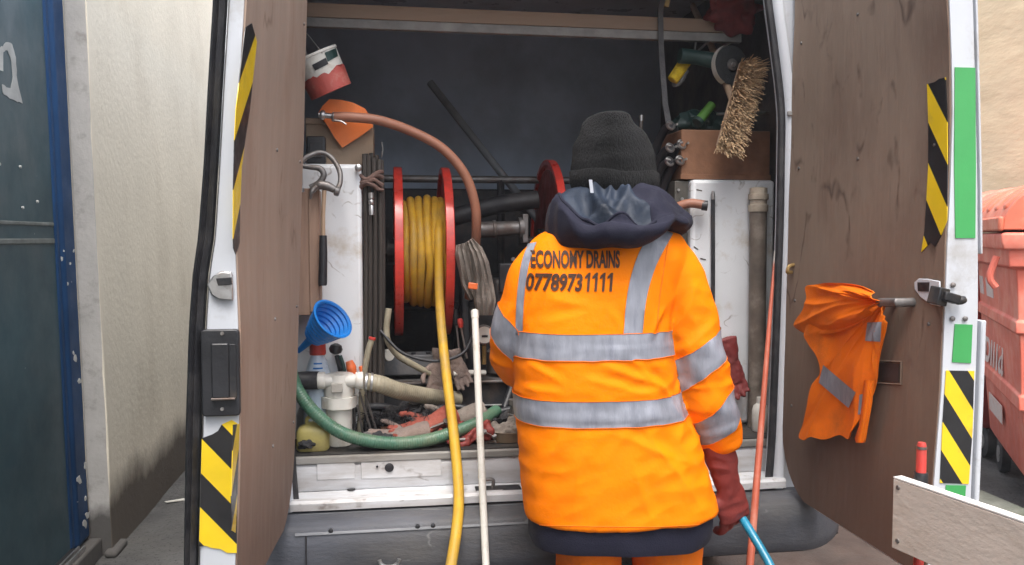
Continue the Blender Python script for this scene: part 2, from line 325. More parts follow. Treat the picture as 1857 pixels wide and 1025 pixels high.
# painted reveal that faces the camera, edge slightly ragged
rv = []
for k in range(40):
    z = -.05+k*3.35/39; e = .006*nz((1, 2, z), 6, 3)+.004*nz((4, 1, z), 17, 5)
    rv.append([Vector((WX-.088+.0*k, WY-.003, z)), Vector((WX-.04, WY-.006, z)), Vector((WX-.002+min(0,e), WY-.004, z))])
MB().slab(rv, (0, .002, 0)).build('door_reveal', REVEAL, wl)
MB().bb((WX-.55, -3.4, 2.75), (WX-.09, WY-.03, 3.3)).build('lintel', REVEAL, wl)
MB().bb((WX-.3, -9, -.05), (WX, -3.42, 3.3)).build('wall_end', CREAM, wl)
DX = WX-.088
sd_ = MB().bb((DX-.05, -3.35, .10), (DX-.012, WY-.16, 2.75)).build('door', BLUEDOOR, wl, bevel=.006)
MB().bb((DX-.05, WY-.158, .085), (DX+.006, WY-.01, 2.75)).build('door_frame', BLUEFR, sd_, bevel=.022)
MB().bb((DX-.05, WY-.20, .10), (DX-.004, WY-.159, 2.75)).build('door_stop', BLUEFR, sd_, bevel=.012)
for zz, hh in ((1.445, .014), (1.375, .02)):
    MB().bb((DX-.013, -3.3, zz), (DX-.007, WY-.205, zz+hh)).build('door_rail', mat('rail_grime%d' % (zz*100), (.15, .165, .155), .6, var=.2, vs_=9), sd_, bevel=.003)
for i, (px, py) in enumerate([(18, 298), (55, 303), (84, 366), (58, 377), (11, 377), (112, 252)]):
    p = PX(px, py, DX-.008); MB().lathe([(.0055, -.006), (.0055, .002), (.002, .004)], p, (1, 0, 0), 8).build('rivet', CHIP, sd_)
def scar(poly, x, parent, m=CHIP, name='paint_scar'):
    P = [PX(a, b, x) for a, b in poly]; c = sum(P, Vector())/len(P)
    P2 = []
    for i in range(len(P)):
        a, b = P[i], P[(i+1) % len(P)]
        for k in range(4):
            q = a.lerp(b, k/4); d = (q-c); P2.append(c+d*(1+.10*nz(q, 40, 2)))
    MB().prism(P2, (.0015, 0, 0)).build(name, m, parent)
scar([(20, 92), (30, 78), (44, 80), (50, 105), (52, 150), (60, 188), (48, 184), (27, 172), (24, 155), (40, 160), (44, 140), (42, 110), (36, 92), (28, 96), (27, 130), (21, 128)], DX-.0115, sd_)
for (px, py, r) in [(124, 470, 5), (128, 455, 3), (139, 478, 3), (145, 650, 7), (141, 640, 4), (151, 690, 6), (147, 870, 8), (160, 935, 9), (157, 905, 5), (156, 950, 8), (146, 455, 3), (134, 515, 3), (158, 845, 6)]:
    scar([(px+r*.62*math.cos(a_)*random.uniform(.35, 1.1), py+r*math.sin(a_)*random.uniform(.5, 1.25)) for a_ in np.linspace(0, 2*math.pi, 9, endpoint=False)], DX+.0065, sd_)
MB().bb((DX-.1, -3.4, 0), (DX+.05, WY-.006, .082)).build('threshold', REVEAL, wl, bevel=.008)
for k in range(2):
    MB().bb((DX+.004+k*.022, -3.35, .083), (DX+.012+k*.022, WY-.16, .104)).build('threshold_rail', STEEL, wl, bevel=.002)
MB().bb((WX-.02, WY-.05, 0), (WX+.03, WY+.12, .03)).warp(lambda p: p+Vector((0, 0, .02*nz(p, 9)))).build('mortar_lump', REVEAL, wl, bevel=.01)
p = PZ(318, 908, .006); MB().box(p, (.10, .035, .004), (0, .05, .5)).warp(lambda q: q+Vector((0, 0, .006*nz(q, 25)))).build('paper_scrap', WHITEP, None)
for o_ in [q for q in bpy.data.objects if q.type == 'MESH' and (q.parent == wl or q.parent == sd_)]:
    for v_ in o_.data.vertices: v_.co.x -= .020*max(0, v_.co.z)
tag(bpy.data.objects['paper_scrap'], 'white paper scrap on the tarmac beside the left wall', 'litter')

# ---- right roughcast wall
wr = thing('roughcast_wall', (4.4, 3, 0), 'beige roughcast wall behind the red bins', 'wall')
grid = [[Vector((4.4+.012*nz((0, y*1.2, z*2.5), 2.5), y, z)) for y in np.linspace(-3, 14, 70)] for z in np.linspace(-.05, 3.4, 40)]
MB().slab(grid, (.3, 0, 0)).build('wall_face', RENDERR, wr)

# ---- wheeled bins
def wheeled_bin(far, ang, body_m, lid_m, label, text):
    d = Vector((math.sin(ang), math.cos(ang), 0)); n = Vector((d.y, -d.x, 0))      # d: along the long side, away; n: to its right/back
    t = thing('wheeled_bin', far, label, 'bin', 'red wheeled bins by the roughcast wall')
    far = Vector(far)
    L, W, H = 1.36, 1.0, 1.13
    def P(a, b, z): return far-d*a+n*b+Vector((0, 0, z if z < .22 else .22+(z-.22)*1.24))
    rings = []
    for z, ins in ((.20, .13), (.24, .105), (.5, .075), (.505, .055), (.56, .055), (.565, .066), (.80, .045), (.805, .028), (.85, .028), (.855, .04), (1.05, .02), (1.06, -.015), (1.13, -.02)):
        rings.append([P(ins, ins, z), P(L-ins, ins, z), P(L-ins, W-ins, z), P(ins, W-ins, z)])
    MB().loft(rings).build('body', body_m, t, bevel=.012)
    rim = MB(); rim.loft([[P(i, i, z), P(L-i, i, z), P(L-i, W-i, z), P(i, W-i, z)] for z, i in ((1.125, -.045), (1.15, -.055), (1.185, -.055), (1.19, -.03))]).build('rim', body_m, t, bevel=.008)
    rings = []
    for k in range(9):
        s = k/8; z = 1.20+.20*math.sin(s*math.pi/2)
        i = -.05+.32*(1-math.cos(s*math.pi/2)); rings.append([P(-.04, i, z), P(L+.04, i, z), P(L+.04, W+.05, z), P(-.04, W+.05, z)])
    lid = MB().loft(rings).build('lid', lid_m, t, bevel=.01)
    for k in range(5):
        a = .14+k*.27
        MB().loft([[P(a, q, z), P(a+.09, q, z), P(a+.09, q+.02, z-.03), P(a, q+.02, z-.03)] for q, z in ((-.03, 1.29), (.02, 1.335), (.11, 1.385), (.3, 1.425), (.6, 1.425))]).build('lid_rib', lid_m, lid, bevel=.012)
    MB().loft([[P(-.05, -.07, z), P(L+.05, -.07, z), P(L+.05, -.045, z), P(-.05, -.045, z)] for z in (1.195, 1.25)]).build('lid_lip', lid_m, lid, bevel=.01)
    for a in (.2, L-.2):
        for b in (.17, W-.17):
            w = MB().lathe([(.085, -.028), (.105, -.024), (.108, 0), (.105, .024), (.085, .028)], P(a, b, .108), n, 24).build('wheel', RUB, t)
            MB().lathe([(.05, -.032), (.05, .032)], P(a, b, .108), n, 14).build('hub', STEEL, w)
            MB().box(P(a-.02, b, .19), (.05, .075, .10), (0, 0, -ang)).build('castor_fork', STEELD, w, bevel=.004)
    for a in (.03, L-.03):
        MB().tube([P(a, -.06, .98), P(a, -.085, 1.02), P(a, -.06, 1.1)], .016, 8).build('handle', body_m, t)
    if text:
        for (s, a, b, z, sz) in ((text, .16, .06, .58, .40),):
            cu = bpy.data.curves.new('t', 'FONT'); cu.body = s; cu.size = sz; cu.extrude = .001; cu.offset = .0; cu.shear = .1
            to = bpy.data.objects.new('t', cu); col.objects.link(to)
            me = bpy.data.meshes.new_from_object(to.evaluated_get(bpy.context.evaluated_depsgraph_get())); bpy.data.objects.remove(to)
            # reading from the far end towards the near end on the side that faces left
            M4 = Matrix.Identity(4); ux = -d; uy = Vector((0, 0, 1)); uz = ux.cross(uy)
            for i in range(3): M4[i][0] = ux[i]; M4[i][1] = uy[i]; M4[i][2] = uz[i]; M4[i][3] = P(a, .055, z)[i]
            me.transform(M4); place(me, 'lettering', WPRINT, t)
        for (a0, a1, z0, z1) in ((.10, .24, .90, .985), (.36, .60, .90, .985), (.30, .75, .36, .44)):
            MB().prism([P(a0, .036 if z0 > .6 else .075, z0), P(a1, .036 if z0 > .6 else .075, z0), P(a1, .026 if z0 > .6 else .07, z1), P(a0, .026 if z0 > .6 else .07, z1)], -n*.003).build('sticker', WPRINT, t)
    return t
wheeled_bin((3.09, 2.10, 0), R(31), BINR, BINL, 'faded red wheeled bin with pale lettering, partly hidden by the open right door', 'Biffa')
wheeled_bin((3.50, 3.30, 0), R(20), BINDK, BINR, 'darker red wheeled bin standing behind the lettered one', None)

# ================================================================ the van
van = thing('van', (0, 0, 0), 'white panel van seen from behind with both rear doors open', 'van')
def profile_x(prof, x0, x1, n=24, jit=0.0):
    mb = MB(); xs = np.linspace(x0, x1, n)
    mb.loft([[Vector((x, y+jit*nz((x, y, z), 3), z+jit*nz((x, z, y), 4, 2))) for y, z in prof] for x in xs]); return mb
# shell
MB().bb((-.985, .02, .50), (-.945, 4.6, 2.46)).build('side_panel', PAINTW, van, bevel=.02)
MB().bb((.945, .02, .50), (.985, 4.6, 2.46)).build('side_panel', PAINTW, van, bevel=.02)
MB().bb((-.985, .02, 2.462), (.985, 4.6, 2.53)).build('roof', PAINTW, van, bevel=.02)
MB().bb((-.985, .0, 2.30), (.985, .06, 2.455)).build('roof_header', PAINTW, van, bevel=.02)
MB().bb((-.94, 4.2, .5), (.94, 4.6, 2.45)).build('cab', PAINTW, van, bevel=.03)
for s in (-1, 1):
    w = MB().lathe([(.20, -.10), (.30, -.11), (.335, -.09), (.34, 0), (.335, .09), (.30, .11), (.20, .10)], (s*.82, .95, .34), (1, 0, 0), 32).build('wheel', RUB, van)
    MB().lathe([(.19, -.09), (.2, .0), (.19, .09)], (s*.82, .95, .34), (1, 0, 0), 24).build('rim', STEELD, w)
    w = MB().lathe([(.20, -.10), (.30, -.11), (.335, -.09), (.34, 0), (.335, .09), (.30, .11), (.20, .10)], (s*.82, 4.2, .34), (1, 0, 0), 32).build('wheel', RUB, van)
# rear pillars from the opening edge out to the flank
inR = [(1398, -60), (1402, 0), (1413, 80), (1422, 150), (1427, 210), (1424, 400), (1417, 600), (1410, 780), (1404, 880)]
ringR = []
for px, py in inR:
    p = PY(px, py, 0.0); ringR.append((p.x, p.z))
ringR = [(ringR[0][0]-.05, 2.40)]+ringR+[(ringR[-1][0]-.01, .50)]
zs = np.linspace(.52, 2.32, 40)
def pil(z, sgn): return interp(sorted([(b, a) for a, b in ringR]), z)
def pillar(sgn):
    rings = []
    for z in zs:
        xi = pil(z, 1)+(.03 if sgn < 0 else 0)
        rings.append([Vector((sgn*(xi+dx), y, z)) for dx, y in ((0, .035), (.002, .008), (.012, -.004), (.028, -.006), (.036, .004), (.05, .012), (.17, .012), (.185, .03), (.185, .07), (.0, .07))])
    MB().loft(rings).build('rear_pillar', PAINTW, van, ang=50)
    MB().tube([Vector((sgn*(pil(z, 1)-.008+(.04 if sgn < 0 else 0)), .02, z)) for z in zs[::4]], .013, 8).build('door_seal', RUB, van)
pillar(1); pillar(-1)
for z in (1.80,): MB().box((pil(z, 1)+.018, -.004, z), (.034, .012, .016)).build('pillar_joint', PLYE, van, bevel=.003)
# lining, bulkhead, floor
BY = 1.62
MB().bb((-.943, .08, .70), (-.905, BY, 2.45)).build('side_lining', LINING, van)
MB().bb((.905, .08, .70), (.943, BY, 2.45)).build('side_lining', LINING, van)
MB().bb((-.943, BY+.001, .60), (.943, BY+.03, 2.45)).build('bulkhead', BULK, van)
MB().bb((-.904, .10, .685), (.904, BY, .715)).build('floor', FLOORM, van)
MB().bb((-.80, .082, .688), (.79, .1, .712)).build('floor_edge', mat('grey_floor_edge', (.30, .29, .27), .6, var=.25, vs_=9, stretch=(.3, 1, 1), dirt=(.12, .1, .08), ds=9), van, bevel=.004)
# sill
profile_x([(.12, .686), (.094, .684), (.088, .676), (.088, .610), (.094, .600), (.12, .600)], -.80, .79, 40, .002).build('sill_riser', SILLW, van, ang=35)
profile_x([(.094, .599), (.02, .592), (.008, .604), (-.012, .604), (-.02, .596), (-.02, .575), (.09, .56)], -.80, .79, 40, .0025).build('sill_step', SILLW, van, ang=35)
for (px0, px1, py0, py1) in ((575, 643, 826, 874), (655, 800, 826, 872), (1010, 1200, 830, 872)):
    a = PY(px0, py1, .088); b = PY(px1, py0, .088); MB().bb((a.x, .0845, a.z+.006), (b.x, .0875, b.z-.008)).build('riser_plate', SILLW, van, bevel=.0025)
for (px, py, r) in ((706, 848, .0145), (684, 846, .0035)):
    p = PY(px, py, .083); MB().lathe([(r, 0), (r*.98, -.0025), (r*.6, -.004)], p, (0, 1, 0), 20).build('rubber_grommet', RUB, van)
for (px, py) in ((637, 888), (530, 890)):
    p = PZ(px, py, .601); MB().lathe([(.013, 0), (.012, .003)], p, (0, 0, 1), 16).build('dark_hole_disc', RUB, van)  # black discs laid on the sill stand in for the dark of slot holes
p = PY(905, 888, .03); MB().bb((p.x-.075, -.0, .5985), (p.x+.07, .06, .604)).build('striker_plate', BLKS, van, bevel=.003)
MB().tube([(p.x-.05, .03, .602), (p.x-.05, .03, .628), (p.x-.02, .03, .63), (p.x-.02, .03, .602)], .006, 8).build('striker_loop', STEELD, van)
# bumper
prof = [(.05, .568), (-.03, .566), (-.104, .558), (-.117, .548), (-.121, .50), (-.119, .44), (-.112, .402), (-.10, .392), (.05, .385)]
rings = []
for x in np.linspace(-1.02, 1.02, 60):
    e = max(0, abs(x)-.80)/.22; sh = e*e*.16
    rings.append([Vector((x, min(.05, y+sh), z)) for y, z in prof])
bmp = MB().loft(rings).build('bumper', BUMP, van, ang=50)
profile_x([(-.02, .567), (-.10, .5575), (-.1195, .5405), (-.1215, .536), (-.119, .534), (-.02, .55)], -.775, .60, 40, .001).build('bumper_step', BUMPT, bmp)
for px in (600, 757, 785): p = PY(px, 938, -.11); MB().lathe([(.007, .002), (.007, -.004), (.003, -.006)], (p.x, -.116, .545), (0, 1, 0), 10).build('bumper_clip', BLKP, bmp)
p = PY(706, 1012, -.13); MB().tube([p+Vector((.022*math.cos(a)*1.3, -.012, .022*math.sin(a))) for a in np.linspace(math.pi, 2*math.pi, 7)], .006, 8).build('tow_eye', STEEL, bmp)
p = PY(555, 985, -.125); MB().bb((p.x-.002, -.1255, .40), (p.x+.002, -.110, .535)).build('bumper_seam', RUB, bmp)
MB().bb((-.8, .05, .36), (.8, .12, .56)).build('rear_crossmember', BLKS, van)
# overhead shelf
a = PY(560, 10, .42); b = PY(1362, 60, .42)
sh = MB().bb((-.904, .40, 2.152), (.80, .42, 2.20)).build('overhead_shelf', PLYI, van, bevel=.002)
MB().bb((-.904, .402, 2.120), (.80, .428, 2.151)).build('shelf_edge', PLYE, sh, bevel=.002)

# ---- doors
def stripes(outline, period, k, mp, th, name, parent, phase=0.0):
    """hazard tape: outline in plane coords (u, v); lines v + k u = const; yellow and black strips cut as polygons"""
    def clip(poly, a, sgn):
        out = []
        for i in range(len(poly)):
            p, q = poly[i], poly[(i+1) % len(poly)]
            fp = sgn*(p[1]+k*p[0]-a); fq = sgn*(q[1]+k*q[0]-a)
            if fp >= 0: out.append(p)
            if (fp > 0 and fq < 0) or (fp < 0 and fq > 0):
                t = fp/(fp-fq); out.append((lerp(p[0], q[0], t), lerp(p[1], q[1], t)))
        return out
    w = [v+k*u for u, v in outline]; lo, hi = min(w), max(w); mb = MB()
    i0 = math.floor((lo-phase)/(period/2))-1
    for i in range(i0, i0+200):
        a = phase+i*period/2
        if a > hi: break
        c = clip(outline, a, 1); c = clip(c, a+period/2, -1) if len(c) > 2 else c
        if len(c) < 3: continue
        P = [mp(u, v) for u, v in c]; mb.prism(P, th, i % 2)
    return mb.build(name, [YEL, BLK], parent, fix=True)

def door(sgn, in_px, out_px, xh_top, bottom_z, corner, ply, name_label):
    near = -.75
    tin = sorted((PY(a, b, near).z, PY(a, b, near).x) for a, b in in_px)
    tout = sorted((PY(a, b, near).z, PY(a, b, near).x) for a, b in out_px)
    xhinge = lambda z: sgn*.786 - sgn*max(0, min(1, (z-.785)/1.3))*xh_top
    def xin(y, z): return lerp(xhinge(z), interp(tin, z), min(1, max(0, -y/.75)))
    def yfar(z):
        h = z-bottom_z
        if h >= corner: return -.006
        return -.006-(corner-math.sqrt(max(0, corner**2-(corner-h)**2)))
    zz = [bottom_z+q for q in (0, .006, .02, .04, .07, .11, .16, .21, .26)]+list(np.linspace(bottom_z+.3, 2.30, 34))
    rings = []
    for z in zz:
        xo = interp(tout, z); yf = yfar(z); c = .008*sgn
        rings.append([Vector((xin(near, z), near, z)), Vector((xin(yf, z)+.004*sgn, yf, z)), Vector((xhinge(z)+sgn*.075, yf, z)), Vector((xo, near+.03, z)), Vector((xo-c, near+.004, z)), Vector((xo-2*c, near, z))])
    d = MB().loft(rings).build('rear_door', PAINTW, van, ang=45); d['label'] = name_label
    g = []
    for z in zz[1:]:
        yf = yfar(z); g.append([Vector((xin(y, z)-sgn*.004, y, z)) for y in np.linspace(near+.004, yf, 18)])
    pn = MB().slab([[p+Vector((.0022*nz(p, 5), 0, 0)) for p in r] for r in g], (sgn*.012, 0, 0)).build('inner_panel', ply, d, ang=50)
    for y_ in (-.70, -.38, -.06):
        for z_ in (.86, 1.2, 1.62, 2.02):
            if sgn < 0 and y_ < -.6: continue
            MB().lathe([(.005, 0), (.0045, .0025), (.002, .0032)], (xin(y_, z_)-sgn*.0045, y_+.01*nz((y_, z_, sgn), 9), z_+.03*nz((z_, y_, 1), 7)), (-sgn, 0, 0), 8).build('panel_screw', STEELD, d)
    return d, pn, xin, tin, tout
inL = [(446, -80), (443, 0), (436, 120), (429, 250), (425, 400), (428, 500), (432, 600), (433, 760), (430, 900), (426, 1025), (424, 1200)]
outL = [(412, -80), (409, 0), (400, 150), (392, 300), (384, 430), (373, 500), (367, 600), (362, 760), (358, 900), (355, 1025), (352, 1200)]
dL, pL, xinL, tinL, toutL = door(-1, inL, outL, .052, .58, .26, PLY, 'left rear door edge-on with black handle and hazard tape')
inR_ = [(1721, -80), (1722, 0), (1726, 100), (1728, 200), (1724, 330), (1718, 450), (1714, 560), (1708, 700), (1700, 800), (1692, 900), (1680, 1080)]
outR = [(1770, -80), (1772, 0), (1776, 150), (1780, 330), (1781, 480), (1781, 560), (1778, 650), (1774, 760), (1768, 900), (1760, 1080)]
dR, pR, xinR, tinR, toutR = door(1, inR_, outR, -.014, .565, .20, PLYD, 'right rear door with stained plywood inside and green edge tape')
# rubber weather seal along the outside of the left door
mb = MB(); rings = []
bo = sorted((PY(a, b, -.75).z, PY(a, b, -.75).x) for a, b in [(386, -80), (384, 0), (375, 150), (367, 300), (357, 430), (347, 500), (340, 600), (335, 760), (333, 900), (331, 1025), (329, 1200)])
for z in np.linspace(.60, 2.29, 50):
    a, b = interp(bo, z), interp(toutL, z); w = b-a; j = .0015*nz((0, 0, z), 9)
    rings.append([Vector((b-.001, -.72, z)), Vector((b-.001, -.752+j, z)), Vector((b-w*.35, -.762+j, z)), Vector((b-w*.5, -.754, z)), Vector((b-w*.7, -.762+j, z)), Vector((a, -.74, z)), Vector((a+w*.1, -.70, z))])
mb.loft(rings).build('weather_seal', RUB, dL, ang=70)
rings = []
for z in np.linspace(.64, 1.2, 20): rings.append([Vector((interp(toutR, z)+q, y, z)) for q, y in ((.001, -.75), (.012, -.752), (.014, -.70), (.001, -.70))])
MB().loft(rings).build('door_lip', PAINTW, dR, bevel=.003)
rings = []
for z in np.linspace(1.36, 2.29, 20): rings.append([Vector((interp(toutR, z)+q, y, z)) for q, y in ((-.001, -.748), (.007, -.744), (.009, -.70), (-.001, -.70))])
MB().loft(rings).build('door_lip', PAINTW, dR, bevel=.002)
# tapes
EY = -.7525
def uvE(pxs): return [(PY(a, b, EY).x, PY(a, b, EY).z) for a, b in pxs]
def mpE(u, v): return Vector((u, EY, v))
stripes(uvE([(366, 795), (385, 788), (395, 782), (402, 770), (420, 762), (430, 768), (429, 1003), (412, 1003), (400, 996), (384, 994), (372, 990), (361, 991)]), .152, 1.15, mpE, (0, .002, 0), 'hazard_tape', dL, .03)
def uvI(pxs, X): return [(-PX(a, b, X).y, PX(a, b, X).z) for a, b in pxs]
stripes(uvI([(438, 50), (445, 42), (453, 75), (451, 200), (446, 300), (447, 440), (441, 462), (437, 450), (432, 200), (437, 60)], -.797), .20, 1.0, lambda u, v: Vector((xinL(-u, v)+.0062, -u, v)), (-.0015, 0, 0), 'hazard_tape', dL)
stripes(uvI([(436, 770), (447, 768), (448, 965), (440, 960), (437, 900)], -.797), .17, 1.0, lambda u, v: Vector((xinL(-u, v)+.0062, -u, v)), (-.0015, 0, 0), 'hazard_tape', dL, .04)
stripes(uvI([(1686, 153), (1700, 149), (1708, 143), (1719, 141), (1720, 400), (1711, 425), (1700, 448), (1692, 440), (1676, 457), (1681, 420), (1686, 300)], .812), .185, 1.5, lambda u, v: Vector((xinR(-u, v)-.0062, -u, v)), (.0015, 0, 0), 'hazard_tape', dR, .10)
stripes(uvE([(1716, 672), (1767, 673), (1764, 780), (1757, 878), (1705, 876), (1709, 780)]), .142, 1.45, mpE, (0, .002, 0), 'hazard_tape', dR, .075)
for q in ([(1732, 122), (1769, 123), (1770, 300), (1769, 432), (1733, 432), (1731, 300)], [(1732, 588), (1764, 589), (1761, 659), (1727, 657)], [(1716, 880), (1752, 881), (1749, 925), (1712, 922)]):
    MB().prism([mpE(u, v) for u, v in uvE(q)], (0, .002, 0)).build('green_tape', GRN, dR)
# left door handle, latch
def pE(px, py, y=EY): return PY(px, py, y)
def rrect(px0, py0, px1, py1, y, r):
    a, b = pE(px0, py1, y), pE(px1, py0, y); out = []
    for cx, cz, s in ((b.x-r, b.z-r, 0), (a.x+r, b.z-r, 1), (a.x+r, a.z+r, 2), (b.x-r, a.z+r, 3)):
        for k in range(5): t = (s+k/4)*math.pi/2; out.append(Vector((cx+r*math.cos(t), y, cz+r*math.sin(t))))
    return out
hb = MB(); hb.prism(rrect(369, 596, 435, 754, -.752, .008), (0, -.014, 0)); h1 = hb.build('handle_housing', BLKP, dL, bevel=.003)
MB().prism(rrect(385, 622, 415, 722, -.7665, .004), (0, -.007, 0)).build('handle_paddle', BLKP, h1, bevel=.003)
MB().prism(rrect(417, 624, 428, 722, -.7665, .003), (0, -.003, 0)).build('handle_grip', BLKS, h1, bevel=.001)
MB().prism(rrect(384, 720, 428, 725, -.7665, .001), (0, -.011, 0)).build('handle_lip', STEELD, h1, bevel=.001)
for py in (605, 742):
    for dx in (0,): p = pE(403+dx, py, -.767); MB().lathe([(.004, 0), (.0035, -.003)], p, (0, 1, 0), 10).build('screw', STEEL, h1)
MB().prism([pE(*q, -.753) for q in ((376, 516), (388, 500), (402, 492), (422, 493), (424, 545), (398, 543), (385, 535))], (0, -.009, 0)).build('latch_plate', STEEL, dL, bevel=.003)
MB().prism([pE(*q, -.763) for q in ((392, 505), (420, 503), (421, 516), (396, 518))], (0, -.004, 0)).build('latch_slot', BLKS, dL, bevel=.001)
# right door fittings
MB().prism([Vector((xinR(-u, v)-.006, -u, v)) for u, v in uvI([(1666, 512), (1674, 505), (1690, 506), (1711, 510), (1712, 556), (1695, 552), (1678, 540), (1667, 525)], .812)], (-.004, 0, 0)).build('latch_cover', PAINTW, dR, bevel=.003)
MB().prism([Vector((xinR(-u, v)-.0105, -u, v)) for u, v in uvI([(1673, 512), (1694, 512), (1693, 529), (1674, 528)], .812)], (-.001, 0, 0)).build('latch_opening', BLKS, dR)
lt = MB(); a = PY(1702, 537, -.762); lt.box(a, (.035, .03, .042), (.1, .2, .3)); b = PY(1722, 540, -.775); lt.box(b, (.045, .025, .022), (0, .25, .1)); c = PY(1742, 545, -.77); lt.lathe([(.009, -.012), (.011, 0), (.009, .012)], c, (1, 0, .2), 10); lt.build('door_latch', BLKS, dR, bevel=.003)
for q in ((1728, 517), (1727, 578), (1750, 578)): p = pE(*q); MB().lathe([(.0065, 0), (.006, -.003), (.003, -.005)], p, (0, 1, 0), 12).build('bolt', STEELD, dR)
p = PX(1440, 487, .79); MB().tube([p+Vector((0, .0, .012)), p+Vector((-.02, -.005, .006)), p+Vector((-.024, -.004, -.012)), p+Vector((-.008, 0, -.012))], .006, 8).build('cable_hook', BRASS, dR)
# grab handle through the panel, square recess with its shade painted as a dark plate
a = PX(1597, 549, .76); b = PX(1626, 549, .76)
gh = MB(); gh.tube([a+Vector((.05, 0, 0)), a, b, b+Vector((.05, 0, 0))], .0125, 10, sm=False); gh.build('grab_handle', STEELD, dR, bevel=.004)
MB().prism([Vector((xinR(-u, v)-.0062, -u, v)) for u, v in uvI([(1597, 658), (1637, 660), (1637, 693), (1597, 690)], .808)], (-.001, 0, 0)).build('recess_shade_plate', mat('recess_shade_brown', (.04, .02, .016), .8), dR)
MB().tube([Vector((xinR(-u, v)-.007, -u, v)) for u, v in uvI([(1592, 654), (1641, 656), (1641, 697), (1592, 694), (1592, 654)], .808)], .0022, 4, sm=False).build('cut_edge', PLYD, dR)

# ---- board on a red post in front of the right door
p0 = PY(1620, 864, -1.12); p1 = PZ(1857, 945, p0.z); dr = (p1-p0); dr.z = 0; dr.normalize()
end = p0+dr*1.25
bt = thing('barrier_board', (p0.x, p0.y, 0), 'weathered white board on red posts across the bottom right corner', 'barrier')
nrm = Vector((-dr.y, dr.x, 0))
if nrm.dot(CAM-p0) < 0: nrm = -nrm
hgt = p0.z-PY(1620, 993, -1.12).z
mb = MB(); mb.prism([p0+Vector((0, 0, -.0045)), end+Vector((0, 0, -.0045)), end-Vector((0, 0, hgt)), p0-Vector((0, 0, hgt))], -nrm*.02); mb.build('board', BOARD, bt, bevel=.0015)
mb = MB(); mb.prism([p0-nrm*.0+Vector((0, 0, -.004)), end+Vector((0, 0, -.004)), end, p0], -nrm*.021); mb.build('board_top', BOARDT, bt, bevel=.001)
for k, dz in ((.012, -.018), (.014, -hgt+.018)):
    MB().lathe([(.0045, 0), (.004, .002)], p0+dr*k+Vector((0, 0, dz)), nrm, 10).build('screw', STEELD, bt)
for s in (0.047, 1.1):
    q = p0+dr*s-nrm*.036
    if s < .5: q = p0+dr*.034-nrm*.032
    po = MB().lathe([(.009, .02), (.009, p0.z+.062), (.008, p0.z+.066), (.007, p0.z+.07)], (q.x, q.y, 0), (0, 0, 1), 14).build('post', REDP, bt)
    MB().lathe([(.0125, p0.z-.02), (.013, p0.z+.010), (.012, p0.z+.014)], (q.x, q.y, 0), (0, 0, 1), 14).build('collar', BLKP, po)
    MB().lathe([(.0095, p0.z+.058), (.0095, p0.z+.063)], (q.x, q.y, 0), (0, 0, 1), 14).build('post_ring', STEELD, po)
    MB().lathe([(.15, 0), (.15, .02), (.05, .045), (.02, .09)], (q.x, q.y, .004), (0, 0, 1), 20).build('post_foot', BLKP, po)
# ================================================================ things inside the van
FLOOR = .716
def hand_mb(w, fd, nr, size=1.0, curl=.25, mb=None, thumb=1, spread=.12, cuff=.10, cuffr=1.0):
    """a glove or hand: palm, five unequal bent fingers, thumb leaving the side of the palm, and a cuff"""
    mb = mb or MB(); w = Vector(w); fd = Vector(fd).normalized(); nr = Vector(nr); nr = (nr-fd*nr.dot(fd)).normalized(); sd = fd.cross(nr).normalized()*thumb
    S = size
    def ell(c, a, b, n=14): return [c+sd*a*math.cos(2*math.pi*k/n)+nr*b*math.sin(2*math.pi*k/n) for k in range(n)]
    rings = [ell(w-fd*cuff*S, .046*S*cuffr, .036*S*cuffr), ell(w-fd*cuff*.5*S, .042*S*cuffr, .032*S*cuffr), ell(w, .033*S, .025*S), ell(w+fd*.03*S, .042*S, .021*S), ell(w+fd*.07*S, .047*S, .019*S), ell(w+fd*.095*S, .044*S, .016*S)]
    mb.loft(rings)
    for i, (o, ln) in enumerate(((.034, .072), (.012, .080), (-.011, .074), (-.033, .058))):
        b = w+fd*.085*S+sd*o*S; d = (fd+sd*o*spread*22).normalized(); p = [b]; ang = 0
        for k in range(3):
            ang += curl*(.7+.25*i*.3); dd = (d*math.cos(ang)+nr*math.sin(ang)).normalized(); p.append(p[-1]+dd*ln*S*(.42, .33, .27)[k])
        mb.tube(p, [.0115*S, .0115*S, .0105*S, .0085*S], 8, res=3)
    b = w+fd*.025*S+sd*.036*S; d = (fd*.75+sd*.7+nr*.3).normalized(); p = [b, b+d*.035*S, b+d*.035*S+(fd*.9+sd*.25+nr*(.3+curl)).normalized()*.03*S, b+d*.035*S+(fd*.9+sd*.05+nr*(.3+curl)).normalized()*.055*S]
    mb.tube(p, [.014*S, .0125*S, .0115*S, .009*S], 8, res=3); return mb
def glove(label, w, fd, nr, m, size=1.0, curl=.25, wr=.0028, name='work_glove', group=None, **k):
    me = remeshed(hand_mb(w, fd, nr, size, curl, **k), .0052*size, 3, lambda p: wr*nz(p, 38)+wr*.6*nz(p, 80, 3))
    o = place(me, name, m, None, org=Vector(w)); return tag(o, label, 'glove', group)
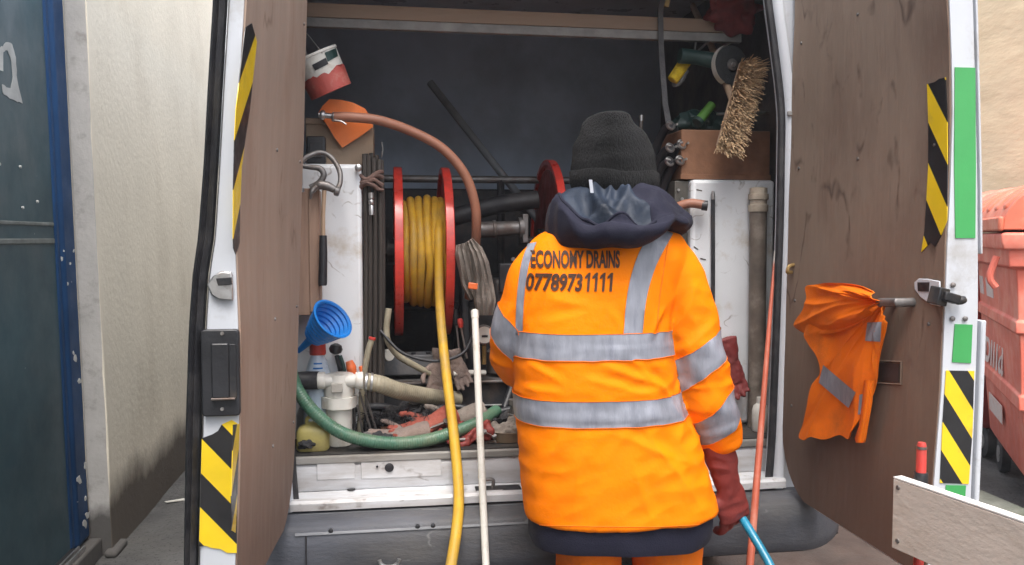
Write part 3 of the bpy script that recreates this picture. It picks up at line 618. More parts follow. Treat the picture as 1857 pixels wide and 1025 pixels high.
def hose(name, label, pts, r, m, n=12, res=10, cat='hose', rib=0, ribp=.012, group=None):
    mb = MB()
    if rib:
        P = spline(pts, 40); L_ = [0]
        for a, b in zip(P, P[1:]): L_.append(L_[-1]+(b-a).length)
        N_ = int(L_[-1]/ribp*4); Q = []; rr = []
        for k in range(N_):
            s = L_[-1]*k/(N_-1); i = min(len(P)-2, max(0, int(np.searchsorted(L_, s))-1)); t = (s-L_[i])/max(1e-6, L_[i+1]-L_[i]); Q.append(P[i].lerp(P[i+1], t)); rr.append(r*(1+rib*(1 if (k//2) % 2 else -.4)))
        mb.tube(Q, rr, n, sm=False)
    else: mb.tube(pts, r, n, res=res)
    return tag(mb.build(name, m, None, ang=60), label, cat, group)
def cloth_lump(c, d, amp=.02, sc=16, seed=0, nu=28, nv=18, sq=1.0):
    mb = MB(); rings = []; c = Vector(c)
    for j in range(nv+1):
        ph = math.pi*j/nv; rg = []
        for i in range(nu):
            th = 2*math.pi*i/nu; n = Vector((math.sin(ph)*math.cos(th), math.sin(ph)*math.sin(th), math.cos(ph)))
            p = Vector((n.x*d[0]/2, n.y*d[1]/2, n.z*d[2]/2)); k = 1+amp/max(d)*6*(abs(nz(c+p, sc, seed))-.15)+amp/max(d)*3*nz(c+p, sc*2.3, seed+1)
            rg.append(c+p*k)
        rings.append(rg)
    mb.loft(rings); return mb
# ---- left white tank, hanging box, things on the tank
a = PY(655, 300, .30); TT = PY(600, 297, .30).z
t = thing('water_tank', (-.74, .5, FLOOR), 'tall white water tank inside on the left, behind the hanging hammer', 'tank', 'white water tanks')
MB().bb((-.90, .30, FLOOR), (a.x, .95, TT)).build('tank_body', TANK, t, bevel=.014)
p = PY(650, 305, .29); MB().lathe([(.012, 0), (.012, -.02), (.007, -.024)], p, (0, 1, 0), 12).build('tank_bolt', STEEL, t)
a = PY(540, 572, .20); b = PY(579, 342, .20)
t = thing('wall_box', (-.82, .25, a.z), 'brown plywood box fixed on the left side wall beside the hammer', 'box')
MB().bb((-.904, .20, a.z), (b.x, .215, b.z)).build('front_board', PLYB, t, bevel=.002)
MB().bb((-.904, .216, a.z), (b.x-.002, .298, b.z-.004)).build('box_body', PLYB, t, bevel=.002)
MB().bb((b.x-.034, .194, a.z+.01), (b.x-.004, .1995, b.z)).build('corner_batten', PLYB, t, bevel=.002)
for py in (470,): p = PY(541, py, .199); MB().lathe([(.005, 0), (.004, -.004)], p, (0, 1, 0), 8).build('screw', BRASS, t)
a = PY(588, 300, .36); b = PY(677, 216, .36)
t = thing('plywood_box', (a.x, .36, TT), 'brown box on the left tank, behind the orange sheet', 'box')
MB().bb((a.x-.06, .36, TT+.001), (b.x, .62, b.z)).build('box_body', CARD, t, bevel=.003)
MB().bb((a.x-.06, .352, b.z-.022), (b.x, .3595, b.z-.004)).build('box_batten', CARD, t, bevel=.001)
sheet = [(577, 205), (585, 192), (597, 180), (618, 181), (640, 186), (662, 197), (672, 212), (677, 230), (650, 250), (621, 268), (607, 250), (594, 228)]
mb = MB(); P = [PY(x, y, .335+.012*math.sin(x*.06)) for x, y in sheet]; mb.prism(P, (0, .003, 0)); tag(mb.build('orange_sheet', ORSHEET, None), 'bright orange plastic sheet with a pointed corner hanging over the left box', 'sheet')
a = PY(556, 293, .31); b = PY(590, 247, .31)
t = thing('black_block', ((a.x+b.x)/2, .33, TT), 'small black block on the left tank, beside the brown box', 'block')
MB().bb((a.x, .31, TT+.001), (b.x, .35, b.z)).build('case', BLKP, t, bevel=.006); MB().bb((a.x+.01, .305, TT+.02), (b.x-.012, .3095, b.z-.02)).build('face_plate', BLKS, t, bevel=.002)
# paint bucket
base = PY(598, 160, .27); topc = PY(567, 95, .25); ax = (topc-base).normalized(); H = (topc-base).length*1.0
t = thing('paint_bucket', base, 'tilted white and red paint bucket at the top left', 'bucket')
b0 = base-ax*.012
bk = MB().lathe([(.068, 0), (.070, .004), (.076, H*.98), (.079, H*.985), (.079, H+.006), (.074, H+.006), (.070, .02), (.0, .018)], b0, ax, 36).build('bucket_body', WHITEP, t)
u_, v_, w_ = basis(ax); rings = [[], []]
for k in range(48):
    an = 2*math.pi*k/48; d = u_*math.cos(an)+v_*math.sin(an); h = H*.47+.010*nz((d.x*2, d.y*2, d.z*2), 2.2, 4)+.006*nz((d.x*2, d.y*2, d.z*2), 6, 4)
    rings[0].append(b0-ax*.001+d*.0705); rings[1].append(b0+ax*h+d*(.0712+.008*h/H))
MB().loft(rings).build('red_paint_coat', mat('dull_red_paint', (.42, .085, .07), .5, var=.12, vs_=10, bump=.1, dirt=(.5, .25, .2), damt=.2, ds=14), t)
lab = []
for k in range(7):
    an = None; q = PY(lerp(562, 607, k/6), lerp(118, 90, k/6), .10); lab.append(q)
bv = BVHTree.FromPolygons([p for p in bk.data.vertices and [ORG[t.name]+v.co for v in bk.data.vertices]], [list(f.vertices) for f in bk.data.polygons])
def cast(px, py, bv, y0=-1.0, off=.0025):
    o_ = CAM; d_ = ray(px, py).normalized(); h_ = bv.ray_cast(o_, d_)
    return (h_[0]+h_[1]*off*(1 if h_[1].dot(d_) < 0 else -1)) if h_[0] else None
for (q0, q1, q2, q3, m_, nm) in (((566, 118), (590, 105), (595, 116), (572, 128), BLKP, 'bucket_label'), ((588, 96), (608, 88), (612, 102), (594, 112), TEALP, 'bucket_label')):
    rows = []
    for j in range(4):
        r_ = [cast(lerp(lerp(q0[0], q3[0], j/3), lerp(q1[0], q2[0], j/3), i/5), lerp(lerp(q0[1], q3[1], j/3), lerp(q1[1], q2[1], j/3), i/5), bv) for i in range(6)]
        rows.append(r_)
    if all(p is not None for r_ in rows for p in r_): MB().slab(rows, (0, .0015, 0)).build(nm, m_, t)
MB().tube([b0+ax*H*.95+u_*.078, topc+ax*.05+u_*.03, topc+ax*.065, topc+ax*.05-u_*.03, b0+ax*H*.95-u_*.078], .002, 6).build('wire_handle', STEEL, t)
# brown hose arching over the first reel
t = thing('brown_hose', PY(600, 212, .25), 'brown rubber hose arching from the orange sheet over the yellow hose reel', 'hose')
MB().tube([PY(*q) for q in ((606, 212, .27), (640, 213, .27), (690, 219, .28), (750, 240, .30), (803, 270, .31), (842, 315, .32), (860, 365, .33), (864, 410, .35), (860, 470, .42), (850, 540, .5))], .0165, 14).build('hose_body', BHOSE, t)
MB().tube([PY(578, 208, .27), PY(612, 212, .27)], .009, 10).build('hose_tail', STEEL, t)
for q in ((585, 209), (606, 212)): MB().lathe([(.013, -.008), (.016, -.004), (.016, .004), (.013, .008)], PY(*q, .27), (1, 0, -.05), 12).build('hose_clip', STEEL, t)
MB().tube([PY(606, 218, .26), PY(618, 220, .26), PY(628, 226, .255)], .003, 6).build('clip_screw', STEEL, t)
# bundle of drain rods
t = thing('drain_rod_bundle', PY(675, 500, .33), 'bundle of dark wooden drain rods tied with cloth between tank and reel', 'rods')
for k in range(8):
    x = 660+k*4.6+random.uniform(-1, 1); tp = 276+random.uniform(-4, 10)+abs(k-3)*1.5; yy = .325+(k % 2)*.018
    MB().tube([PY(x, tp, yy), PY(x+1, 330, yy), PY(x+3, 450, yy+.02), PY(x+2, 640, yy+.05), PY(x, 775, yy+.05)], .0075, 8, res=3).build('drain_rod', WOODD, t)
mb = MB()
for k in range(4): mb.tube([PY(652+a*42, 318+k*7+6*math.sin(a*5+k), .312-.012*math.sin(a*math.pi)) for a in np.linspace(0, 1, 6)], .0075, 8)
mb.warp(lambda p: p+Vector((.002*nz(p, 60), .004*nz(p, 50, 2), .004*nz(p, 45, 3)))); mb.build('cloth_tie', mat('brown_rag', (.14, .085, .07), .9, var=.3, vs_=20, bump=.5), t)
c = PY(673, 350, .305); e = PY(674, 390, .305)
MB().lathe([(.0085, 0), (.0085, .03), (.006, .033), (.0095, .037), (.0095, .048), (.006, .052), (.0095, .056), (.009, .075)], e, (c-e), 10).build('rod_coupling', STEEL, t)
MB().tube([PY(692, 258, .33), PY(694, 270, .33), PY(692, 285, .33)], .0025, 6).build('wire_hook', STEEL, t)
hose('yellow_rope', 'thin yellow-green cord hanging in the dark beside the left tank', [PY(677, 430, .40), PY(674, 480, .40), PY(669, 530, .41), PY(664, 700, .42)], .006, YHOSE, 6, cat='cord')
# hammer, clamp, cable loop
t = thing('claw_hammer', PY(586, 515, .17), 'hammer with wooden shaft and black grip hanging from the wall box', 'hammer')
MB().tube([PY(588, 345, .17), PY(586, 390, .17), PY(586, 430, .17)], [.0095, .0085, .009], 10, flat=.8).build('shaft', WOODH, t)
MB().tube([PY(586, 427, .17), PY(586, 470, .17), PY(585, 512, .17), PY(585, 518, .17)], [.012, .0135, .0145, .012], 12).build('grip', BLKP, t)
hm = MB(); hm.tube([PY(570, 340, .17), PY(580, 336, .17), PY(594, 338, .17), PY(607, 344, .17)], [.011, .015, .015, .012], 10); hm.lathe([(.012, -.008), (.0155, -.005), (.0155, .006), (.013, .009)], PY(611, 347, .17), (1, 0, -.3), 12)
hm.tube([PY(574, 338, .165), PY(566, 348, .16), PY(563, 362, .16)], [.010, .008, .003], 8); hm.build('head', STEELD, t)
hose('cable_loop', 'dark looped cable over the corner of the left white tank', [PY(545, 296, .2), PY(556, 285, .22), PY(580, 277, .24), (PY(600, 285, .24)), PY(615, 308, .22), PY(617, 330, .2), PY(610, 348, .185)], .0085, STEELD, 10, cat='cable')
t = thing('bench_clamp', PY(550, 350, .17), 'grey steel clamp on top of the wall box at the left', 'clamp')
MB().tube([PY(534, 300, .185), PY(560, 303, .185), PY(580, 306, .185), PY(587, 318, .185), PY(578, 332, .185), PY(562, 340, .185)], [.007, .008, .010, .010, .010, .009], 10).build('frame', STEELD, t)
MB().tube([PY(538, 304, .18), PY(546, 325, .175), PY(544, 342, .18)], .006, 8).build('screw', STEEL, t); MB().lathe([(.012, -.006), (.012, .006)], PY(545, 345, .178), (0, 0, 1), 12).build('jaw', STEEL, t)

# ---- hose reels and their machine
def reel(name, c, Rr, wid, label, cr):
    t = thing(name, (c[0], c[1], FLOOR), label, 'reel', 'red hose reels'); c = Vector(c)
    for s in (-1, 1):
        fl = MB().lathe([(.03, -.003), (Rr-.03, -.003), (Rr-.02, -.015), (Rr-.002, -.0155), (Rr, -.013), (Rr, .013), (Rr-.002, .0155), (Rr-.02, .015), (Rr-.03, .003), (.03, .003)], c+Vector((s*wid/2, 0, 0)), (1, 0, 0), 72)
        fo = fl.build('flange', REDR, t, ang=35)
        MB().lathe([(.05, -.02), (.05, .02)], c+Vector((s*(wid/2+.02), 0, 0)), (1, 0, 0), 20).build('bearing', BLKS, fo)
        MB().lathe([(Rr-.04, -.0015), (Rr-.04, .0015)], c+Vector((s*(wid/2+.0052), 0, 0)), (1, 0, 0), 48).build('side_plate', REDD, fo)
    MB().lathe([(cr, -wid/2+.002), (cr, wid/2-.002)], c, (1, 0, 0), 32).build('drum', BLKS, t)
    MB().lathe([(.018, -wid/2-.12), (.018, wid/2+.12)], c, (1, 0, 0), 14).build('axle', BLKS, t)
    for s in (-1, 1):
        x = c.x+s*(wid/2+.075); MB().tube([(x, c.y-.16, FLOOR), (x, c.y, c.z), (x, c.y+.16, FLOOR)], .016, 8, sm=False).build('stand', BLKS, t)
    return t
RC = Vector((-.373, .665, 1.345))
reel('hose_reel', RC, .322, .178, 'red hose reel wound with yellow hose on the left', .155)
R2 = Vector((.30, .80, 1.385))
reel('hose_reel', R2, .33, .30, 'red hose reel behind the worker, mostly hidden', .15)
ht = hose('dark_hose_coil', 'dark hose wound on the reel behind the worker', [R2+Vector((-.12+k*.24/150, .19*math.cos(k*.5), .19*math.sin(k*.5))) for k in range(151)], .015, BHOSE, 6, 2)
# yellow hose: turns on the drum, then the run out over the sill to the ground
pts = []
xs_ = [(-.436, .182), (-.409, .196), (-.381, .199), (-.352, .205), (-.325, .197), (-.301, .196)]
t = thing('yellow_hose', PZ(800, 1000, .01), 'thick yellow hose wound on the reel and running out over the sill', 'hose')
for i, (x, r) in enumerate(xs_):
    P = [RC+Vector((x-RC.x+.004*math.sin(k*.7+i)+.006*(k/24-.5), r*math.cos(2*math.pi*k/24)*-1*(1+.012*nz((i*3, k*.4, 0), 1.3)), r*math.sin(2*math.pi*k/24)*(1+.012*nz((i*3, k*.4, 5), 1.3)))) for k in range(24)]
    MB().tube(P, .0152, 12, res=3, closed=True).build('hose_turn', YHOSE, t)
    P2 = [RC+Vector((x-RC.x+.012, .170*math.cos(2*math.pi*k/20), .170*math.sin(2*math.pi*k/20))) for k in range(20)]
    MB().tube(P2, .0148, 8, res=2, closed=True).build('hose_turn', YHOSE, t)
MB().tube([PY(*q) for q in ((797, 372, .58), (796, 420, .47), (796, 490, .43), (798, 560, .40), (804, 630, .33), (812, 700, .24), (822, 780, .12), (829, 850, .02), (832, 905, -.06), (828, 960, -.14), (818, 1025, -.20), (808, 1085, -.26))]+[PZ(795, 1260, .30)+Vector((0, -.05, 0)), PZ(770, 1330, .10), PZ(700, 1350, .02), PZ(560, 1330, .02)], .0165, 14).build('hose_run', YHOSE, t)
# machine frame behind
t = thing('jetter_pump', (-.0, .95, FLOOR), 'black jetting pump unit with grey cylinder between the two reels', 'pump')
MB().bb((-.22, .62, FLOOR), (.10, 1.05, 1.12)).build('engine_block', BLKS, t, bevel=.02)
MB().bb((-.10, .60, 1.12), (.12, .95, 1.24)).build('cylinder_head', BLKS, t, bevel=.015)
cc = PY(870, 417, .62); ce = PY(945, 413, .62)
MB().lathe([(.028, -.02), (.030, 0), (.030, .05), (.034, .052), (.034, .062), (.029, .064), (.027, .15), (.04, .152), (.04, .17)], cc, (ce-cc), 24).build('grey_cylinder', STEELD, t)
MB().tube([PY(820, 395, .75), PY(900, 372, .75), PY(975, 362, .75)], .036, 20).build('silencer', RUB, t)
p = PY(952, 412, .6); MB().bb((p.x-.01, .59, p.z-.06), (p.x+.012, .66, p.z+.05)).build('mounting_plate', STEELD, t, bevel=.003)
for k in range(4):
    p = PY(930+k*12, 470+k*8, .6); MB().lathe([(.008, 0), (.008, -.012)], p, (0, 1, 0), 8).build('bolt', STEELD, t)
MB().bb((PY(905, 480, .59).x, .585, PY(905, 530, .59).z), (PY(960, 480, .59).x, .60, PY(905, 478, .59).z)).build('control_box', BLKP, t, bevel=.004)
t = thing('tube_rack', (-.2, 1.0, FLOOR), 'dark steel tube rack standing behind the reels', 'rack')
fz = PY(800, 325, .98).z
MB().tube([(-.62, .98, fz), (.62, .98, fz)], .016, 10).build('cross_tube', STEELD, t)
for x in (-.60, .60, -.02): MB().tube([(x, .98, FLOOR), (x, .98, fz)], .016, 8).build('upright', BLKS, t)
MB().tube([(-.62, .98, 1.1), (.62, .98, 1.1)], .016, 8).build('cross_tube', BLKS, t)
pa, pb = PY(780, 150, 1.35), PY(912, 318, 1.15); dd = (pb-pa); pe = pa+dd*((FLOOR-pa.z)/dd.z)
t = tag(MB().tube([pa, pb, pe], .0175, 12, sm=False).build('leaning_pole', mat('grey_pole', (.20, .215, .23), .5, var=.15, vs_=10), None), 'grey pole leaning diagonally in the back of the van', 'pole')

# ---- gloves, small tools round the pump
def strip_cloth(rows, thick, name, m, parent=None, org=None):
    g = []
    for i, (l, r, y) in enumerate(rows):
        g.append([PY(lerp(l[0], r[0], k/10), lerp(l[1], r[1], k/10), y-.02*math.sin(math.pi*k/10)+.012*math.sin(k*1.9+i*.7)) for k in range(11)])
    G = []
    for i in range(len(g)-1):
        for s in range(4): G.append([g[i][k].lerp(g[i+1][k], s/4)+Vector((.004*nz(g[i][k], 30), .006*nz(g[i][k]+Vector((0, 0, s*.01)), 26, 2), 0)) for k in range(11)])
    G.append(g[-1]); return MB().slab(G, (0, thick, 0))
o = strip_cloth([((828, 445), (846, 440), .34), ((826, 462), (852, 452), .33), ((832, 490), (858, 478), .32), ((838, 520), (864, 505), .32), ((852, 545), (872, 535), .33)], .02, '', None).build('hanging_rag', FABG, None)
tag(o, 'grey brown rag hanging beside the brown hose end', 'rag')
o = strip_cloth([((846, 440), (858, 432), .32), ((852, 462), (874, 448), .30), ((858, 492), (886, 474), .29), ((862, 520), (893, 508), .29), ((860, 548), (899, 545), .29), ((866, 572), (893, 572), .30)], .03, '', None).build('hanging_rag', FABG, None)
tag(o, 'larger grey brown rag with red tag hanging left of the worker', 'rag')
p = PY(858, 519, .275); MB().box(p, (.034, .006, .022), (0, .15, 0)).build('red_tag', ORP, o, bevel=.003)
def screwdriver(label, a, b, c, y, m):
    t = thing('screwdriver', PY(*c, y), label, 'screwdriver', 'screwdrivers by the pump'); A, B_, C_ = PY(*a, y), PY(*b, y), PY(*c, y+.01)
    MB().tube([A, A.lerp(B_, .5), B_], [.009, .011, .008], 10).build('handle', m, t); MB().tube([B_, C_], .0035, 8).build('blade', STEEL, t)
screwdriver('red handled screwdriver upright between yellow hose and white rod', (834, 578), (836, 594), (847, 650), .40, REDP)
screwdriver('black handled screwdriver beside the red handled one', (826, 560), (828, 590), (834, 650), .44, BLKP)
t = thing('pressure_gauge', PY(878, 640, .40), 'round pale pressure gauge just right of the white rod', 'gauge')
MB().lathe([(.034, .02), (.036, -.004), (.033, -.008)], PY(878, 607, .40), (0, 1, 0), 24).build('case', STEELD, t); MB().lathe([(.030, -.0085), (.030, -.010)], PY(878, 607, .40), (0, 1, 0), 24).build('dial', WHITEP, t)
MB().tube([PY(878, 626, .41), PY(878, 640, .42), PY(878, 660, .43)], .008, 8).build('stem', BRASS, t)
mb = MB()
for k in range(3): mb.bb((-.006, -.0, -.0025), (.006, .0, .0025))
MB().box(PY(879, 610, .388), (.022, .001, .008)).build('dial_marks', BLKP, t)
# black tray / battery shelf in front of reel
a = PY(668, 775, .46); b = PY(948, 690, .46)
t = thing('metal_tray', ((a.x+b.x)/2, .6, FLOOR), 'long black metal tray on the floor in front of the reels', 'tray')
MB().bb((a.x, .46, FLOOR+.001), (b.x, .60, b.z-.004)).build('tray_box', BLKS, t, bevel=.004)
MB().bb((a.x, .44, b.z-.003), (b.x, .61, b.z+.006)).build('tray_lip', STEELD, t, bevel=.003)
MB().bb((a.x+.1, .449, b.z-.09), (b.x, .459, b.z-.085)).build('tray_bead', STEEL, t, bevel=.001)
a = PY(655, 690, .52); b = PY(790, 655, .52)
t = thing('storage_case', ((a.x+b.x)/2, .6, a.z), 'dusty dark blue grey case on the tray behind the dirty hose', 'case')
zt = PY(668, 690, .46).z+.007
MB().bb((a.x, .50, zt), (b.x, .60, zt+.075)).build('case_body', mat('dusty_blue_grey', (.075, .08, .09), .7, var=.3, vs_=10, dirt=(.16, .15, .14), ds=12), t, bevel=.006)
for k in range(5): x = lerp(a.x, b.x, .1+.2*k); MB().lathe([(.009, 0), (.009, .008)], (x, .52, zt+.075), (0, 0, 1), 10).build('cap', BLKP, t)
hose('small_brown_hose', 'thin brown hose looping from the reel down to the tray', [PY(*q) for q in ((705, 560, .36), (701, 595, .36), (704, 620, .36), (722, 645, .38), (750, 662, .40), (775, 675, .42), (800, 684, .44))], .0115, DHOSE, 10)
t = thing('pipe_elbow', PY(690, 655, .42), 'grey pipe elbow beside the thin brown hose', 'pipe fitting')
MB().tube([PY(665, 650, .46), PY(690, 648, .45), PY(703, 645, .43)], [.016, .016, .017], 14).build('elbow', STEELD, t); MB().lathe([(.019, -.012), (.021, -.008), (.021, .008), (.019, .012)], PY(704, 644, .425), (.5, -1, 0), 16).build('collar', WHITEP, t)
hose('pale_pipe', 'short pale pipe lying across the tray left of the white rod', [PY(822, 678, .42), PY(848, 676, .43), PY(880, 676, .45)], .010, WHITEP, 10, cat='pipe')
glove('pale pinkish work glove hanging over the tray edge, fingers down', PY(800, 655, .43), Vector((-.15, -.12, -1)), (0, -1, .1), FABP, .86, .12, cuff=.05)
glove('dusty pinkish work glove draped beside the yellow hose', PY(826, 652, .43), Vector((.35, -.10, -1)), (0, -1, .1), FABP, .7, .15, cuff=.05)

# ---- left foreground floor: funnel, bottles, filter
bs_ = PY(541, 637, .23); ms_ = PY(609, 572, .19); ax = (ms_-bs_); L_ = ax.length; ax.normalize()
t = thing('funnel', bs_, 'ribbed blue plastic funnel lying against the left white tank', 'funnel')
prof = [(.008, 0), (.015, L_*.42)]+[(lerp(.026, .066, (k/14)**.8)+(.004 if k % 2 else 0), L_*.45+k*L_*.62/14) for k in range(15)]
n_ = len(prof); prof += [(r-.004, h) for r, h in reversed(prof[2:])]+[(.010, L_*.42)]
MB().lathe(prof, bs_, (ax+Vector((.0, -.35, 0))).normalized(), 36).build('bowl', BLUEP, t)
MB().lathe([(.066, L_*1.05), (.072, L_*1.055), (.073, L_*1.085), (.066, L_*1.09), (.062, L_*1.06)], bs_, (ax+Vector((.0, -.35, 0))).normalized(), 36, cap=False).build('rim', BLUEP, t)
def bottle(name, label, c, prof, m, cap, capm, cat='bottle', group=None):
    t = thing(name, c, label, cat, group); MB().lathe(prof, c, (0, 0, 1), 24).build('bottle_body', m, t); MB().lathe(cap, c, (0, 0, 1), 16).build('cap', capm, t); return t
c = PY(577, 700, .248); c.z = FLOOR; zt = PY(577, 622, .248).z-FLOOR
t = bottle('spray_bottle', 'pale blue bottle with a red cap under the blue funnel', c, [(.045, 0), (.048, .01), (.048, zt*.55), (.044, zt*.68), (.030, zt*.82), (.018, zt*.9), (.018, zt*.93)], PALEBLUE, [(.026, zt*.885), (.027, zt*.9), (.026, zt*.99), (.022, zt)], REDP)
for k in range(5):
    z = zt*(.62+.045*k); r = float(np.interp(z, [zt*.55, zt*.68, zt*.82], [.048, .044, .030]))+.001
    P = [c+Vector((r*math.sin(a), -r*math.cos(a), z)) for a in np.linspace(-.35, .5, 8)]; MB().slab([P, [p+Vector((0, 0, .005)) for p in P]], (0, .001, 0)).build('label_stripe', BLUEP, t)
t = thing('black_knob_lever', PY(620, 690, .3), 'black ball-topped lever beside the red capped bottle', 'lever')
MB().lathe([(.006, -.018), (.019, -.012), (.023, 0), (.018, .013), (.006, .019)], PY(609, 633, .27), (.1, 0, 1), 16).build('knob', BLKP, t); MB().tube([PY(611, 645, .27), PY(620, 690, .275), PY(625, 780, .28)], .008, 8).build('shaft', BLKS, t)
hose('blue_lever_cable', 'short blue green cable beside the black lever', [PY(617, 645, .265), PY(624, 670, .265), PY(628, 720, .28), PY(628, 788, .285)], .006, TEALP, 8, cat='cable')
for lab, x, yp, w in (('orange plastic handle standing left of the clear tube', 637, 655, .017), ('smaller orange handle at the foot of the clear tube', 659, 664, .0125)):
    t = thing('tool_handle', PY(x, 790, .27), lab, 'tool', 'orange tool handles'); MB().tube([PY(x-4, yp, .27), PY(x, yp+12, .27), PY(x+3, yp+32, .27)], [w*.7, w, w*.8], 12).build('grip', ORP, t); MB().tube([PY(x+3, yp+30, .27), PY(x+6, 780, .29), PY(x+6, 795, .29)], .005, 8).build('blade', STEELD, t)
t = thing('clear_tube', PY(660, 700, .26), 'dusty clear tube with red end leaning beside the left tank', 'tube')
MB().tube([PY(674, 616, .26), PY(666, 645, .26), PY(658, 700, .27), PY(652, 790, .28)], .0105, 12).build('tube_body', DHOSE, t); MB().lathe([(.0115, -.004), (.0125, 0), (.0115, .004)], PY(675, 614, .26), (PY(674, 610, .26)-PY(666, 645, .26)), 12).build('red_end', REDP, t)
# filter housing
fc = PY(616, 780, .21); fb = Vector((fc.x, .21, FLOOR))
def zpy(py, y=.21): return PY(616, py, y).z-FLOOR
t = thing('water_filter', fb, 'cream plastic water filter housing with side ports on the van floor', 'filter')
MB().lathe([(.034, 0), (.040, .004), (.0415, zpy(745)), (.044, zpy(738))], fb, (0, 0, 1), 28).build('bowl', WHITEP, t)
nutp = []
for k in range(24): nutp.append(fb+Vector(((.058 if k % 4 < 2 else .053)*math.cos(2*math.pi*k/24), (.058 if k % 4 < 2 else .053)*math.sin(2*math.pi*k/24), 0)))
MB().loft([[p+Vector((0, 0, z)) for p in nutp] for z in (zpy(738), zpy(734), zpy(722), zpy(718))]).build('collar_nut', WHITEP, t)
hd = MB(); hd.lathe([(.047, zpy(718)), (.050, zpy(712)), (.050, zpy(690)), (.046, zpy(678)), (.020, zpy(676))], fb, (0, 0, 1), 28); hd.build('head', WHITEP, t)
MB().bb((fb.x-.022, .148, FLOOR+zpy(706)), (fb.x+.014, .162, FLOOR+zpy(690))).build('maker_plate', mat('grey_label', (.42, .40, .36), .6), t, bevel=.002)
for s, x2 in ((-1, 583), (1, 652)):
    q = Vector((fb.x, .19, FLOOR+zpy(690))); e = PY(x2, 690, .18)
    MB().tube([q, q.lerp(e, .8), e], .022, 16, sm=False).build('port', WHITEP, t); MB().lathe([(.026, -.012), (.028, -.008), (.028, .008), (.026, .012)], e, (1, 0, 0), 18).build('port_nut', WHITEP, t)
for x in (664, 674): MB().lathe([(.030, -.004), (.031, 0), (.030, .004)], PY(x, 693, .19), (1, 0, -.1), 18).build('hose_clip', STEEL, t)
hose('black_connector', 'black rubber connector on the left port of the filter', [PY(536, 692, .19), PY(560, 690, .19), PY(578, 690, .185)], .030, RUB, 16, cat='connector')
hose('dirty_suction_hose', 'fat dirty grey green suction hose from the filter to the tray', [PY(664, 692, .19), PY(690, 697, .20), (PY(720, 708, .24)), PY(760, 716, .32), PY(800, 722, .40), PY(830, 724, .44)], .0285, DHOSE, 16, 14, rib=.02, ribp=.010)
for k, (a_, b_) in enumerate((((652, 712), (676, 792)), ((662, 715), (686, 792)), ((648, 735), (660, 795)))):
    o = MB().tube([PY(*a_, .20), PY(*b_, .24)], .0042, 6).build('metal_rod', STEELD, None); tag(o, ('thin rod leaning right of the filter, the left one', 'thin rod leaning right of the filter, the longest one', 'thin rod leaning right of the filter, the shortest one')[k], 'rod', 'thin rods by the filter')
c = PY(562, 790, .24); c.z = FLOOR
bottle('cloudy_jar', 'cloudy grey jar behind the green hose at the left', c+Vector((0, .05, 0)), [(.045, 0), (.047, .01), (.047, .085), (.040, .11), (.025, .125)], SMOKE, [(.027, .12), (.028, .125), (.027, .145)], BLKP, 'jar')
c = PY(568, 800, .165); c.z = FLOOR
t = thing('yellow_jug', c, 'dirty yellow plastic jug behind the green hose at the left', 'jug')
MB().loft([[c+Vector((.052*s*(math.copysign(abs(math.cos(a))**.5, math.cos(a))), .034*s*(math.copysign(abs(math.sin(a))**.5, math.sin(a))), z)) for a in [2*math.pi*k/28 for k in range(28)]] for z, s in ((0, .9), (.006, 1), (.06, 1), (.075, .85), (.083, .5), (.09, .3))]).build('jug_body', OLIVE, t)
MB().tube([c+Vector((-.02, -.005, .082)), c+Vector((-.015, -.005, .105)), c+Vector((.02, -.005, .105)), c+Vector((.03, -.005, .078))], .006, 8).build('jug_handle', OLIVE, t)
hose('green_hose', 'ribbed green suction hose curving along the edge of the van floor', [PY(*q) for q in ((520, 640, .20), (532, 690, .16), (546, 718, .14), (572, 750, .13), (610, 780, .125), (655, 797, .12), (715, 804, .12), (770, 799, .125), (820, 785, .15), (868, 766, .20), (900, 745, .3))], .0205, GHOSE, 14, 14, rib=.035, ribp=.0075)

t = thing('dark_filler_box', (-.05, 1.3, FLOOR), 'added dark box filling in the darkness behind the reels', 'cabinet')  # added box, its dark colour stands in for the gloom behind the reels
MB().bb((-.68, 1.15, FLOOR), (.62, 1.5, fz-.03)).build('casing_body', BLKS, t, bevel=.01)
for x in (-.30, .12): MB().bb((x, 1.146, FLOOR+.05), (x+.012, 1.1495, fz-.06)).build('front_strip', RUB, t)
for x in (-.34, .08): MB().bb((x, 1.135, 1.2), (x+.015, 1.149, 1.3)).build('handle', STEELD, t, bevel=.002)
# ---- heap of tools along the floor edge
o = cloth_lump(PY(725, 772, .33)+Vector((0, 0, .01)), (.26, .16, .10), .035, 24, 1, 60, 30).build('black_cloth', FABK, None); tag(o, 'crumpled black cloth heaped on the floor behind the green hose', 'cloth')
o = cloth_lump(PY(905, 775, .30), (.20, .14, .09), .03, 26, 5, 50, 26).build('black_cloth', FABK, None); tag(o, 'crumpled black cloth on the floor left of the worker', 'cloth')
for k in range(70):
    pass
mb = MB()
for k in range(260):
    c = PY(random.uniform(668, 800), random.uniform(752, 775), .25); d = Vector((random.uniform(-1, 1), random.uniform(-1, .2), random.uniform(-.2, 1))).normalized(); mb.tube([c, c+d*.03, c+d*.05+Vector((0, 0, -.012))], .0011, 3, res=2)
o = mb.build('wire_brush', FABK, None); tag(o, 'tangle of dark bristles on top of the black cloth heap', 'brush')
glove('grey work glove lying on the floor with fingers to the left', PY(742, 786, .19), Vector((-1, -.15, -.12)), (.1, -.4, 1), FABP, .85, .25, cuff=.08)
glove('orange red work glove lying on the floor behind the green hose', PY(785, 766, .22), Vector((-1, -.25, -.35)), (0, -.6, 1), FABO, .95, .3, cuff=.09)
